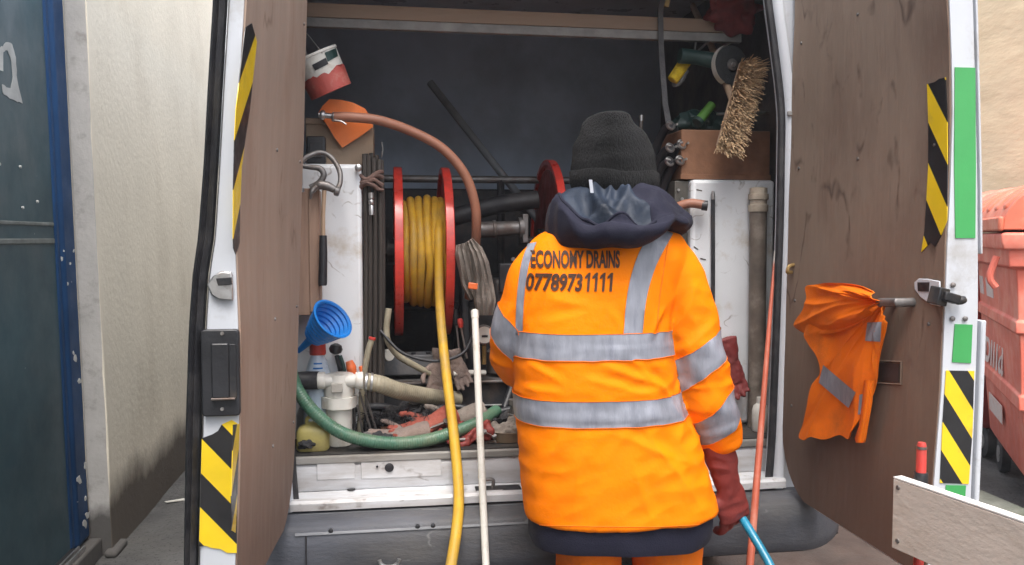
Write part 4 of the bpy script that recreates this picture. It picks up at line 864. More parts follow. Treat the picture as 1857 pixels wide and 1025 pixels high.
glove('bright red rubber glove crumpled between yellow hose and white rod', PY(862, 786, .17), Vector((-1, -.1, -.25)), (0, -.7, 1), FABR, .8, .5, cuff=.07, wr=.012)
glove('dark dirty glove lying behind the orange red glove', PY(830, 760, .26), Vector((-1, -.2, -.2)), (0, -.5, 1), FABG, 1.0, .3, cuff=.1)
def spanner(label, a, b, y, w, m):
    A, B_ = PY(*a, y), PY(*b, y); d = (B_-A).normalized(); t = thing('spanner', A, label, 'spanner', 'tools on the van floor'); u, v, _ = basis(d)
    MB().tube([A, A.lerp(B_, .5), B_], [w, w*.8, w], 8, flat=.5).build('shaft', m, t)
    for c in (A, B_): MB().lathe([(w*1.9, -.004), (w*2, 0), (w*1.9, .004)], c, (0, -.5, 1), 14).build('ring_end', m, t)
    return t
spanner('shiny spanner on the floor right of the white rod', (878, 783), (896, 791), .14, .0045, STEEL)
spanner('dark spanner lying across the orange red glove', (725, 797), (812, 764), .19, .008, STEELD)
spanner('rusty spanner under the grey glove', (665, 790), (735, 800), .155, .008, STEELD)
o = cloth_lump(PY(690, 797, .15), (.10, .05, .035), .015, 40, 8, 40, 20).build('rag_scrap', FABK, None); tag(o, 'dark rag scrap poking out under the green hose', 'rag')
o = cloth_lump(PY(556, 806, .13), (.05, .035, .022), .01, 50, 9, 30, 16).build('mud_clod', FABK, None); tag(o, 'dark clod on the floor edge at far left', 'mud')
t = thing('brown_tub', PY(918, 800, .18), 'low brown tub on the floor edge beside the worker', 'tub')
c = PY(920, 804, .20); c.z = FLOOR; MB().lathe([(.05, 0), (.058, .002), (.066, .035), (.068, .036), (.064, .036), (.055, .006)], c, (0, 0, 1), 24).build('tub_body', mat('brown_tub_plastic', (.20, .15, .10), .5, var=.2), t)
t = thing('pipe_coupling', PY(935, 770, .25), 'pale threaded pipe coupling standing beside the worker', 'coupling')
c = PY(934, 800, .28); c.z = FLOOR; MB().lathe([(.018, 0), (.018, .05), (.026, .052), (.026, .07), (.017, .072), (.017, .10), (.022, .102), (.022, .12)], c, (0, 0, 1), 18).build('coupling_body', STEELD, t); MB().lathe([(.027, .055), (.028, .06), (.027, .066)], c, (0, 0, 1), 6).build('coupling_nut', BRASS, t)

# ---- rods standing outside
A = PY(861, 566, .10); B_ = PY(881, 1025, -.16); G = A+(B_-A)*((A.z)/(A.z-B_.z))
t = thing('white_rod', (G.x, G.y, 0), 'white plastic drain rod leaning on the sill between yellow hose and worker', 'rod')
MB().tube([A, G+Vector((0, 0, .012))], .0112, 14).build('rod_body', WHITEP, t); MB().lathe([(.0125, -.02), (.0125, .004), (.008, .008)], A, (A-G), 12).build('rod_ferrule', WHITEP, t)
A = PY(1406, 455, .06); B_ = PY(1360, 1025, -.25); G = A+(B_-A)*(A.z/(A.z-B_.z))
t = thing('red_rod', (G.x, G.y, 0), 'long salmon red rod leaning at the right of the opening', 'rod')
MB().tube([A, A.lerp(G, .2), A.lerp(G, .45), G], [.0035, .0075, .0105, .0135], 12, sm=False).build('rod_body', PEACHP, t); MB().tube([A+(A-G).normalized()*.0, A+(G-A)*.08], .0042, 8).build('rod_tip', WHITEP, t)

# ---- right tank and things on it
a = PY(1255, 330, .30); TR = PY(1320, 326, .30).z
t = thing('water_tank', (.74, .5, FLOOR), 'tall white water tank inside on the right with a brown vertical pipe', 'tank', 'white water tanks')
MB().bb((a.x, .30, FLOOR), (.893, .95, TR)).build('tank_body', TANK, t, bevel=.014)
mb = MB(); rings = []
MB().tube([PY(1375, 380, .262), PY(1373, 600, .262), PY(1370, 815, .262)], .030, 18).build('side_pipe', mat('grimy_pipe', (.16, .13, .105), .6, var=.25, vs_=9, bump=.1, dirt=(.3, .27, .23), damt=.3, ds=9), t)
pc = PY(1375, 378, .262)
MB().lathe([(.034, -.012), (.035, -.002), (.035, .012), (.030, .014), (.030, .03), (.036, .032), (.036, .05), (.031, .052), (.031, .072), (.02, .075)], pc, (0, 0, 1), 20).build('pipe_fitting', mat('cream_fitting', (.45, .39, .31), .5, var=.2, vs_=12, dirt=(.25, .2, .15), ds=14), t)
MB().tube([PY(1293, 352, .288), PY(1293, 545, .288), PY(1290, 800, .288)], .0075, 8).build('sight_rod', BLKS, t); MB().lathe([(.006, 0), (.007, .01), (.005, .03)], PY(1293, 362, .284), (0, 0, 1), 10).build('rod_top', STEEL, t)
for (px, py) in ((1268, 345), (1262, 450), (1275, 470), (1265, 490), (1278, 520)):
    p = PY(px, py, .2995); MB().box(p, (.012+.01*random.random(), .002, .004), (0, random.uniform(-1, 1), 0)).build('scuff', mat('scuff%d' % px, (.08, .07, .06), .8), t)
a2 = PY(1224, 330, .33)
t = thing('side_cabinet', (a2.x, .4, FLOOR), 'dark narrow cabinet left of the right tank', 'cabinet')
MB().bb((a2.x, .33, FLOOR), (a.x-.003, .8, TR-.004)).build('casing_body', mat('dark_olive_panel', (.06, .058, .05), .6, var=.25, vs_=6, dirt=(.1, .09, .075), ds=7), t, bevel=.003)
for q in ((1230, 345), (1237, 361)): MB().lathe([(.006, 0), (.005, -.005)], PY(*q, .329), (0, 1, 0), 10).build('screw', STEEL, t)
t = thing('hose_end', PY(1225, 380, .28), 'open end of a brown hose in front of the right tank', 'hose')
MB().tube([PY(1210, 400, .34), PY(1226, 378, .29), PY(1250, 369, .27), PY(1278, 372, .255)], .0165, 14).build('hose_body', BHOSE, t); MB().lathe([(.018, -.014), (.0185, .006), (.014, .007), (.013, -.01)], PY(1280, 373, .254), (1, -.35, -.12), 16).build('hose_mouth', BLKP, t)
a3 = PY(1235, 322, .33); b3 = PY(1400, 238, .33)
t = thing('rusty_box', ((a3.x+.88)/2, .45, TR), 'rusty brown box standing on the right tank under the broom', 'box')
MB().bb((a3.x, .33, TR+.002), (.885, .62, b3.z)).build('box_body', RUST, t, bevel=.004)
MB().bb((a3.x-.004, .322, TR+.002), (.885, .329, TR+.02)).build('bottom_flange', RUST, t, bevel=.001)
o = cloth_lump(PY(1275, 222, .50)+Vector((0, .02, 0)), (.20, .16, .10), .02, 18, 12, 40, 20).build('dark_bag', TEALP, None); tag(o, 'dark teal bag lying on the rusty box', 'bag')
t = thing('green_torch', PY(1265, 222, .40), 'green plastic tube on the dark bag above the rusty box', 'torch')
MB().tube([PY(1267, 220, .40), PY(1291, 190, .42)], [.0185, .0165], 14).build('tube_body', GRNP, t); MB().lathe([(.021, -.006), (.021, .008)], PY(1266, 221, .40), (PY(1291, 190, .42)-PY(1267, 220, .40)), 14).build('end_cap', TEALP, t)
o = MB().tube([PY(1300, 207, .36), PY(1380, 205, .38), PY(1398, 204, .39)], .0045, 8).build('steel_bar', STEEL, None); tag(o, 'thin steel bar crossing behind the broom head', 'bar')
# broom
A = PY(1366, 112, .17); B_ = PY(1322, 268, .19); d = (B_-A).normalized(); sdv = d.cross(Vector((0, 1, 0))).normalized()
t = thing('broom', B_, 'coir broom head hanging at the upper right of the opening', 'broom')
sb = MB(); n_ = 12
for off_, nm in ((0, 0),): sb.loft([[p+sdv*s*.030+Vector((0, y, 0)) for s, y in ((-1, .03), (1, .03), (1, .055), (-1, .055))] for p in (A, B_)])
sb.build('stock', WOODH, t, bevel=.006)
br = MB()
for k in range(1500):
    u = random.random(); s = random.uniform(-1, 1); p = A.lerp(B_, u)+sdv*s*.031+Vector((0, .032, 0)); dv = Vector((0, -1, 0))+sdv*(s*.35+random.uniform(-.18, .18))+d*(random.uniform(-.3, .3)+(u-.5)*.5)+Vector((0, 0, -.15)); dv.normalize()
    ln = random.uniform(.05, .072); br.tube([p, p+dv*ln*.6, p+dv*ln+Vector((0, 0, -.006))+sdv*random.uniform(-.004, .004)], [.0016, .0014, .0008], 3, res=1)
br.build('bristles', COIR, t)
MB().tube([A.lerp(B_, .5)+Vector((0, .05, 0)), A.lerp(B_, .5)+Vector((.02, .3, .25)), A.lerp(B_, .5)+Vector((.05, .6, .5))], .0125, 10).build('handle', WOODH, t)
# angle grinder hung from the beam
t = thing('angle_grinder', PY(1330, 118, .30), 'angle grinder with dark disc hanging at the upper right', 'grinder')
gc = PY(1326, 118, .30)
MB().lathe([(.068, -.0015), (.068, .0015)], gc, (-.25, 1, .05), 40).build('disc', GRDISC, t)
MB().lathe([(.022, -.006), (.020, -.010), (.008, -.013)], gc, (-.25, 1, .05), 20).build('hub', STEELD, t); MB().lathe([(.010, -.013), (.008, -.018)], gc, (-.25, 1, .05), 6).build('nut', STEEL, t)
gd = MB()
for a0, a1 in ((-2.75, -1.9),): pass
ux, vx, _ = basis((-.25, 1, .05))
gp = [(math.cos(a), math.sin(a)) for a in np.linspace(R(95), R(245), 16)]
rows = []
for c_, s_ in gp: rows.append([gc+Vector((c_*.072*1.0, -.012+.25*c_*.072, s_*.072)), gc+Vector((c_*.074, .018+.25*c_*.072, s_*.074)), gc+Vector((c_*.045, .020, s_*.045))])
MB().slab(rows, (0, .002, 0)).build('guard', WHITEP, t)
MB().tube([gc+Vector((0, .03, 0)), gc+Vector((-.03, .05, .02)), gc+Vector((-.10, .06, .035)), gc+Vector((-.17, .06, .04))], [.028, .03, .026, .028], 14).build('motor_body', TEALP, t)
MB().tube([gc+Vector((-.10, .06, .06)), PY(1300, 60, .44), PY(1303, 40, .435)], .004, 6).build('hanging_wire', STEELD, t)
# yellow roller
t = thing('paint_roller', PY(1220, 150, .40), 'yellow roller sleeve hanging right of the grey strap', 'roller')
MB().lathe([(.016, 0), (.021, .003), (.022, .05), (.0225, .09), (.020, .097), (.012, .098)], PY(1219, 147, .40), (PY(1247, 106, .40)-PY(1219, 147, .40)), 20).warp(lambda p: p+Vector((.002*nz(p, 70), .002*nz(p, 70, 2), .002*nz(p, 70, 4)))).build('sleeve', YSPONGE, t)
MB().tube([PY(1247, 106, .40), PY(1258, 95, .41), PY(1262, 70, .42), PY(1262, 50, .43)], .004, 6).build('wire_frame', STEELD, t)
MB().tube([PY(1222, 153, .41), PY(1232, 150, .42), PY(1245, 128, .42)], .011, 10).build('end_handle', SMOKE, t)
# strap and couplings
t = thing('hanging_strap', PY(1213, 232, .36), 'grey strap hanging from the beam down to the hose couplings', 'strap')
g = []
for q, w in (((1210, -40), 8), ((1198, 20), 8), ((1199, 80), 8), ((1203, 140), 8), ((1207, 190), 8), ((1213, 225), 9)): g.append([PY(q[0]-w*.6, q[1], .385), PY(q[0]+w*.6, q[1], .385)])
gg = []
for i in range(len(g)-1):
    for s in range(4): gg.append([g[i][k].lerp(g[i+1][k], s/4) for k in range(2)])
gg.append(g[-1]); MB().slab(gg, (0, .003, 0)).build('webbing', ROPE, t); MB().box(PY(1210, 4, .38), (.016, .008, .035), (0, .2, 0)).build('strap_tag', BRASS, t)
labs = ['silver hose coupling at the end of the grey strap, the top one', 'silver hose coupling left of the rusty box, middle left one', 'silver hose coupling touching the rusty box, upper right one', 'silver hose coupling left of the rusty box, lower left one', 'silver hose coupling touching the rusty box, lower right one']
for lab, (px, py), yy in zip(labs, ((1216, 228), (1215, 268), (1236, 262), (1214, 293), (1233, 291)), (.36, .34, .33, .34, .325)):
    c = PY(px, py, yy); ax = Vector((.35, -1, .45)).normalized(); u, v, w = basis(ax)
    t = thing('hose_coupling', c, lab, 'coupling', 'silver hose couplings')
    MB().lathe([(.013, -.006), (.0185, -.004), (.0195, 0), (.0185, .004), (.013, .006), (.0125, 0), (.013, -.006)], c, ax, 22, cap=False).build('ring', STEEL, t)
    for k in range(2): MB().tube([c+u*.017*(1-2*k), c+u*.018*(1-2*k)+w*.012, c+u*.012*(1-2*k)+w*.022+v*.006], .004, 7).build('claw', STEEL, t)
    MB().tube([c-w*.004, c-w*.04, c-w*.09+Vector((0, 0, -.04)), c-w*.13+Vector((0, 0, -.14)), c-w*.14+Vector((0, 0, -.3))], [.014, .0165, .0165, .0165, .0165], 12).build('hose', BLKP, t)
c = PY(1163, 214, .55); o = thing('upright_rod', (c.x, c.y, FLOOR), 'thin upright rod with silver tip behind the beanie', 'rod'); MB().tube([(c.x, c.y, FLOOR), c], .0075, 8).build('shaft', STEELD, o); MB().lathe([(.0095, -.012), (.0095, .01)], c, (0, 0, 1), 10).build('tip', STEEL, o)
o = cloth_lump(PY(1328, 22, .385)+Vector((0, .0, .0)), (.20, .10, .12), .03, 14, 21, 44, 24).build('red_cloth', mat('dull_red_cloth', (.22, .03, .03), .9, var=.3, vs_=9, bump=.3), None); tag(o, 'dull red cloth bundled on the beam at the top right', 'cloth')
glove('red rubber glove hanging on the right tank behind the worker\'s arm', PY(1326, 655, .255), Vector((.22, -.1, -1)), (0, -1, 0), FABRD, .85, .2, cuff=.1)
c = PY(1378, 800, .19); c.z = FLOOR
bottle('white_bottle', 'small white plastic bottle on the floor beside the red rod', c, [(.026, 0), (.029, .006), (.029, .07), (.024, .09), (.012, .10), (.012, .105)], WHITEP, [(.014, .1), (.014, .12)], WHITEP)

# ---- more hoses and cans in the dark round the pump
hose('black_hose', 'black hose lying along the floor in front of the metal tray', [PY(*q) for q in ((640, 742, .30), (690, 738, .33), (750, 748, .35), (820, 738, .37), (890, 748, .36), (960, 735, .34))], .0135, BLKP, 10)
hose('black_hose', 'black hose curving down the front of the pump unit', [PY(*q) for q in ((845, 470, .52), (880, 520, .50), (905, 580, .49), (925, 640, .47), (930, 690, .45), (915, 740, .40))], .0135, BLKP, 10)
hose('black_cable', 'thin black cable looped in front of the reel foot', [PY(*q) for q in ((690, 600, .36), (730, 640, .33), (790, 655, .33), (840, 640, .36), (860, 600, .42))], .006, BLKP, 8, cat='cable')
for lab, px, y_, r_, h_, m_, c_ in (('dark tin standing on the tray right of the yellow hose', 900, .53, .036, .10, STEELD, BLKP), ('black plastic can on the tray behind the white rod', 858, .55, .03, .12, BLKP, REDP), ('squat brown tin on the tray beside the worker', 935, .52, .032, .07, RUST, STEELD)):
    c = PY(px, 690, y_); c.z = PY(668, 690, .46).z+.007
    bottle('oil_can', lab, c, [(r_*.95, 0), (r_, .004), (r_, h_*.8), (r_*.7, h_*.9), (r_*.35, h_)], m_, [(r_*.34, h_-.004), (r_*.34, h_+.014)], c_, 'can', 'cans on the tray')
for k, (lab, a_, b_, y_, r_, m_) in enumerate((('dark iron bar lying nearest the floor edge', (655, 806), (850, 797), .135, .006, STEELD), ('rusty pipe lying behind the grey glove', (690, 778), (860, 786), .24, .010, RUST), ('thin bright tube lying behind the red glove', (800, 752), (945, 762), .30, .005, STEEL))):
    o = MB().tube([PY(*a_, y_), PY(*b_, y_+.01)], r_, 10).build('loose_bar', m_, None); tag(o, lab, 'bar', 'loose bars on the van floor')
glove('dark dirty glove crumpled at the right end of the floor heap', PY(915, 780, .21), Vector((-1, -.2, -.25)), (0, -.6, 1), FABG, .9, .5, cuff=.08, wr=.012)
# ================================================================ the worker
per = thing('person', (.10, -.33, 0), 'worker in orange hi-vis jacket and dark beanie standing with back turned at the open van', 'person')
YC = -.33
def yc(z): return YC+.03*(z-1.0)
tors = [(400, 1050, 1165, .070), (408, 1020, 1204, .086), (422, 984, 1228, .106), (440, 962, 1242, .126), (470, 948, 1244, .140), (520, 943, 1222, .150), (600, 937, 1208, .156), (660, 935, 1210, .158), (730, 937, 1226, .162), (800, 942, 1255, .166), (880, 950, 1278, .168), (958, 956, 1293, .168)]
TZ = []
for py, l, r, b in tors:
    a, c = PY(l, py, YC), PY(r, py, YC); TZ.append((a.z, (a.x+c.x)/2, (c.x-a.x)/2, b))
TZ.sort()
def tring(z, n=64, grow=0.0):
    cx = interp([(q[0], q[1]) for q in TZ], z); a = interp([(q[0], q[2]) for q in TZ], z)+grow; b = interp([(q[0], q[3]) for q in TZ], z)+grow; out = []
    for k in range(n):
        t = 2*math.pi*k/n; c, s = math.cos(t), math.sin(t); e = .82
        out.append(Vector((cx+a*math.copysign(abs(c)**e, c), yc(z)+b*math.copysign(abs(s)**e, s), z)))
    return out
ZH, ZT = PY(1100, 963, -.495).z, TZ[-1][0]
def arm_axis(pts): return [PY(x, y, d) for x, y, d, r in pts], [r for *_, r in pts]
ARM_R = [(1200, 460, -.33, .068), (1224, 494, -.335, .075), (1240, 550, -.34, .076), (1254, 605, -.345, .077), (1264, 660, -.35, .078), (1278, 715, -.35, .074), (1294, 762, -.335, .070), (1303, 792, -.32, .066), (1307, 806, -.315, .056)]
ARM_L = [(994, 468, -.33, .066), (968, 504, -.33, .070), (953, 550, -.32, .070), (938, 605, -.29, .070), (934, 645, -.23, .068), (944, 662, -.13, .062), (958, 668, -.03, .056), (968, 668, .06, .052)]
def sleeve_mb(mb, arm, seed):
    P, rr = arm_axis(arm); C = spline(P, 8); m = len(C); rad = [float(np.interp(i/(m-1), np.linspace(0, 1, len(rr)), rr)) for i in range(m)]
    u, v, _ = basis((C[1]-C[0])); rings = []
    for i in range(m):
        T = (C[min(m-1, i+1)]-C[max(0, i-1)]).normalized(); u = (u-T*u.dot(T)).normalized(); v = T.cross(u); s = i/(m-1); rg = []
        for k in range(28):
            a = 2*math.pi*k/28; d = u*math.cos(a)+v*math.sin(a)
            w = 1+.05*math.sin(s*26+2.2*math.sin(a+seed)+seed)*min(1, s*2.2)*(.6+.4*math.cos(a*2+seed))
            rg.append(C[i]+d*rad[i]*w)
        rings.append(rg)
    mb.loft(rings); return C, rings
jb = MB(); jb.loft([tring(z) for z in np.linspace(ZH, ZT, 44)])
CR, ringsR = sleeve_mb(jb, ARM_R, 1.0); CL, ringsL = sleeve_mb(jb, ARM_L, 2.4)
def ridge(p, s, seed): return 1-2.2*abs(nz(p, s, seed))
def wrinkle(p):
    q = Vector((p.x*.55+p.z*.25, p.y*.5, p.z*1.25-p.x*.35)); low = max(0, min(1, (1.45-p.z)/.5))
    d = .0055*nz(p, 6, 2)+.0045*low*ridge(q, 7.5, 4)+.003*low*ridge(q, 15, 6)+.0012*nz(p, 34, 3)
    if p.z < 1.12 and p.z > .92: d += .003*ridge(Vector((p.x*.4, p.y*.4, p.z*1.6)), 11, 9)
    xr = p.x-.22
    if xr > 0: d += .0045*min(1, xr/.05)*ridge(Vector((p.x*.9-p.z*.4, p.y*.6, p.z*1.1+p.x*.5)), 13, 11)
    return d
jme = remeshed(jb, .0065, 5)
BV0 = BVHTree.FromPolygons([v.co.copy() for v in jme.vertices], [list(p.vertices) for p in jme.polygons])
CREASE = []
for (x0, y0, x1, y1, A_, w_) in ((1100, 664, 1196, 702, .007, .011), (1070, 690, 1176, 716, .005, .010), (1150, 660, 1216, 722, .006, .010), (1203, 560, 1178, 606, .006, .010), (1210, 610, 1236, 722, .007, .012), (1218, 738, 1262, 800, .006, .012),
        (966, 540, 948, 604, .005, .009), (962, 660, 1020, 694, .005, .010), (950, 700, 1010, 712, .004, .009), (1120, 790, 1240, 836, .005, .014), (1015, 790, 975, 890, .005, .014), (1175, 786, 1268, 920, .006, .015), (1060, 800, 1040, 930, .004, .016), (1150, 850, 1180, 945, .005, .015),
        (1232, 694, 1318, 662, .009, .011), (1228, 706, 1322, 694, .008, .010), (1240, 722, 1330, 716, .006, .009), (1238, 566, 1296, 552, .005, .012), (1222, 600, 1262, 520, .005, .012), (1262, 790, 1338, 772, .007, .010), (1272, 800, 1345, 784, .006, .008), (1225, 640, 1290, 590, .005, .011),
        (925, 560, 905, 600, .005, .010), (895, 650, 928, 664, .007, .010), (898, 672, 930, 680, .006, .009), (1000, 540, 1080, 560, .003, .014), (1100, 556, 1128, 600, .004, .011), (1000, 585, 1060, 570, .003, .012), (1180, 450, 1206, 520, .004, .011), (980, 470, 962, 520, .004, .010)):
    h0 = BV0.ray_cast(CAM, ray(x0, y0).normalized())[0]; h1 = BV0.ray_cast(CAM, ray(x1, y1).normalized())[0]
    if h0 and h1: CREASE.append((h0, h1, A_, w_))
def creases(p):
    d = 0.0
    for a, b, A_, w_ in CREASE:
        ab = b-a; L2 = ab.length_squared; t = max(-.15, min(1.15, (p-a).dot(ab)/L2)); q = p-(a+ab*t)
        if q.length_squared > .003: continue
        side = ab.cross(Vector((0, 1, 0))).normalized(); s_ = q.dot(side)+.004*nz(p, 20, 1); dep = (q-side*q.dot(side)).length
        env = math.sin(math.pi*max(0, min(1, (t+.15)/1.3)))**.7*math.exp(-(dep/.03)**2)
        d += A_*env*(math.exp(-abs(s_)/w_*1.5)-.75*math.exp(-((s_-1.9*w_)/(1.2*w_))**2))
    return d
co_ = [v.co.copy() for v in jme.vertices]; no_ = [v.normal.copy() for v in jme.vertices]
for v, c_, n_2 in zip(jme.vertices, co_, no_): v.co = c_+n_2*(wrinkle(c_)*.8+creases(c_))
jme.update()
BVJ = BVHTree.FromPolygons([v.co.copy() for v in jme.vertices], [list(p.vertices) for p in jme.polygons])
jacket = place(jme, 'jacket', HIVIS, per)
def snap_grid(rows, off=.003, maxd=.03, closed=False):
    """lay a grid of points on the jacket and drop cells that fall inside a sleeve or the torso"""
    out = []; ok = []
    for r in rows:
        o_, k_ = [], []
        for p in r:
            loc, nrm, idx, dist = BVJ.find_nearest(p)
            o_.append(loc+nrm*off); k_.append(dist < (.013 if (p-loc).dot(nrm) < 0 else maxd))
        out.append(o_); ok.append(k_)
    n = len(rows[0]); mb = MB(); base = [p for r in out for p in r]; fs = []
    for i in range(len(rows)-1):
        for j in range(n if closed else n-1):
            k = (j+1) % n
            if ok[i][j] and ok[i][k] and ok[i+1][j] and ok[i+1][k]: fs.append((i*n+j, i*n+k, (i+1)*n+k, (i+1)*n+j))
    mb.add(base, fs); return mb
def band(rows, parent=jacket, closed=True, maxd=.03):
    o = snap_grid(rows, .0026, maxd, closed).build('reflective_band', REFL, parent, ang=80)
    for rw_ in (rows[0], rows[-1]):
        run = []
        for q_ in list(rw_)+([rw_[0]] if closed else [])+[None]:
            if q_ is not None:
                l_, n_, _, d_ = BVJ.find_nearest(q_)
                if d_ < (.013 if (q_-l_).dot(n_) < 0 else maxd): run.append(l_+n_*.0028); continue
            if len(run) > 6: MB().tube(run, .0011, 4, sm=False, cap=False).build('stitching', HIVISD, o)
            run = []
    return o
for p0, p1 in ((607, 655), (727, 775)):
    za, zb = PY(1070, p1, -.48).z, PY(1070, p0, -.48).z
    band([tring(z, 240) for z in np.linspace(za, zb, 14)])
def sleeve_band(rings, C, s0, s1, tilt):
    m = len(C); rows = []
    for s in np.linspace(s0, s1, 12):
        rg = []
        for k in range(112):
            kk = k/112*28; k0 = int(kk) % 28; k1 = (k0+1) % 28; tt = kk-int(kk); i0 = int(s*(m-1)); q = rings[i0][k0].lerp(rings[i0][k1], tt)-C[i0]
            f = s-tilt*q.dot(RT)/max(1e-4, q.length); x = max(0, min(m-1.001, f*(m-1))); i = int(x); t = x-i
            pa = rings[i][k0].lerp(rings[i][k1], tt); pb = rings[i+1][k0].lerp(rings[i+1][k1], tt); rg.append(pa.lerp(pb, t))
        rows.append(rg)
    band(rows, closed=True, maxd=.022)
sleeve_band(ringsR, CR, .42, .535, .048); sleeve_band(ringsR, CR, .655, .785, .042)
sleeve_band(ringsL, CL, .37, .48, -.05); sleeve_band(ringsL, CL, .93, .985, .0)
def back_hit(x, z, off=.003):
    h = BVJ.ray_cast(Vector((x, -1.2, z)), Vector((0, 1, 0)))
    return (h[0]+h[1]*off) if h[0] else None
def back_xz(px, py):
    h = BVJ.ray_cast(CAM, ray(px, py).normalized()); q = h[0] if h[0] else PY(px, py, -.46); return q.x, q.z
def back_strip(Lp, Rp):
    Ls, Rs = spline([Vector((*q, 0)) for q in Lp], 10), spline([Vector((*q, 0)) for q in Rp], 10); rows = []
    for a, b in zip(Ls, Rs):
        r = []
        for k in range(9):
            q = a.lerp(b, k/8); h = BVJ.ray_cast(CAM, ray(q.x, q.y).normalized()); r.append(h[0]+h[1]*.0026 if h[0] and h[0].y < -.3 else None)
        if all(p is not None for p in r): rows.append(r)
    MB().slab(rows, (0, .0015, 0)).build('reflective_strap', REFL, jacket, ang=80)
back_strip([(962, 434), (946, 480), (938, 540), (935, 608)], [(978, 430), (960, 480), (951, 540), (949, 608)])
back_strip([(1184, 410), (1154, 470), (1138, 530), (1130, 608)], [(1220, 424), (1190, 480), (1172, 540), (1164, 610)])
# seams: armhole line, hem stitch, side seam
def seam(pts, r=.0018, m=HIVISD):
    P = []
    for q in spline([PY(a, b, -.45) for a, b in pts], 10):
        d = (q-CAM).normalized(); h = BVJ.ray_cast(CAM, d)
        if h[0]: P.append(h[0]+h[1]*.0005)
    if len(P) > 3: MB().tube(P, r, 5, sm=False).build('seam', m, jacket)
seam([(1213, 432), (1205, 480), (1196, 540), (1192, 600), (1196, 640)])
seam([(957, 950), (1000, 953), (1100, 955), (1200, 955), (1285, 950)], .0012)
# printed lettering on the back
def print_text(s, px0, px1, py0, py1, shear=.18):
    cu = bpy.data.curves.new('t', 'FONT'); cu.body = s; cu.size = 1; cu.shear = shear; cu.offset = .036; cu.resolution_u = 4
    to = bpy.data.objects.new('t', cu); col.objects.link(to); me = bpy.data.meshes.new_from_object(to.evaluated_get(bpy.context.evaluated_depsgraph_get())); bpy.data.objects.remove(to)
    bm = bmesh.new(); bm.from_mesh(me); bmesh.ops.triangulate(bm, faces=bm.faces); bmesh.ops.subdivide_edges(bm, edges=[e for e in bm.edges if e.calc_length() > .12], cuts=3, use_grid_fill=True); bm.to_mesh(me); bm.free()
    X = [v.co.x for v in me.vertices]; Y = [v.co.y for v in me.vertices]; x0, x1, y0, y1 = min(X), max(X), min(Y), max(Y)
    (wx0, wz1), (wx1, _), (_, wz0) = back_xz(px0, py0), back_xz(px1, py0), back_xz((px0+px1)/2, py1)
    for v in me.vertices:
        x = lerp(wx0, wx1, (v.co.x-x0)/(x1-x0)); z = lerp(wz0, wz1, (v.co.y-y0)/(y1-y0)); h = back_hit(x, z, .0026); v.co = h if h else Vector((x, -.47, z))
    place(me, 'back_print', PRINT, jacket)
def print_one(px0, px1, py0, py1):
    q = lambda u, v: back_xz(lerp(px0, px1, u)+(1-v)*-6+6*0, lerp(py1, py0, v))
    shapes = [[(.38+.10, 0), (.72+.10, 0), (.72+.28, 1), (.46+.28, 1), (.38+.22, .7)], [(.10+.10, .66), (.10+.14, .80), (.46+.28, 1), (.56+.2, .78)]]
    mb = MB()
    for sh in shapes:
        P = []
        for i in range(len(sh)):
            a, b = sh[i], sh[(i+1) % len(sh)]
            for k in range(3): P.append((lerp(a[0], b[0], k/3), lerp(a[1], b[1], k/3)))
        V = []
        for u, v in P:
            x, z = back_xz(lerp(px0, px1, u-.18), lerp(py1, py0, v)); h = back_hit(x, z, .0026); V.append(h)
        mb.add(V, [tuple(range(len(V)))])
    mb.build('back_print', PRINT, jacket)
print_text('ECONOMY DRAINS', 959, 1123, 454, 487)
print_text('0778973', 954, 1056, 495, 529)
for k in range(4): print_one(1060+k*13.6, 1073+k*13.6, 495, 529)
# navy under-layer below the hem
rings = []
for z, g in ((ZH+.10, -.012), (ZH+.02, -.010), (ZH-.02, -.008), (ZH-.05, -.010), (ZH-.062, -.014)):
    rg = []
    for k, p in enumerate(tring(max(ZH, z), 72, g)):
        t = 2*math.pi*k/72; dz = 0
        if z < ZH: dz = -.016*max(0, math.sin(-t))+.007*math.sin(3*t+1)
        rg.append(Vector((p.x+(.004*nz((p.x, p.y, z), 16)), p.y+.010*nz((p.x, p.y, z), 13, 3), z+dz)))
    rings.append(rg)
MB().loft(rings, cap=False).build('under_jacket', NAVY, per, ang=70)
# trousers and boots
tb = MB(); gx = [PY(1075, 1000, YC).x, PY(1205, 1000, YC).x]; cx = sum(gx)/2
tb.loft([[Vector((cx+a*math.cos(t), YC+b*math.sin(t), z)) for t in np.linspace(0, 2*math.pi, 40, endpoint=False)] for z, a, b in ((.92, .165, .12), (.80, .185, .135), (.70, .19, .135), (.64, .185, .12))])
for i, s in enumerate((-1, 1)):
    tb.tube([(gx[i]+s*.005, YC, .72), (gx[i]+s*.01, YC+.01, .5), (gx[i]+s*.015, YC+.0, .28), (gx[i]+s*.02, YC-.02, .07)], [.108, .095, .082, .088], 26, res=6)
me = remeshed(tb, .011, 3, lambda p: .006*nz(p, 7)+.005*ridge(Vector((p.x, p.y*.5, p.z*1.6)), 8, 3)); trs = place(me, 'trousers', HIVISD, per)
for i, s in enumerate((-1, 1)):
    c = Vector((gx[i]+s*.02, YC-.02, 0)); bmx = MB()
    bmx.loft([[c+Vector((a*math.cos(t), oy+b*math.sin(t), z)) for t in np.linspace(0, 2*math.pi, 24, endpoint=False)] for z, a, b, oy in ((.002, .046, .135, .06), (.02, .05, .14, .06), (.06, .048, .13, .055), (.09, .047, .09, .02), (.14, .05, .058, 0), (.2, .052, .058, 0))]); bmx.build('boot', BOOT, per, ang=60)
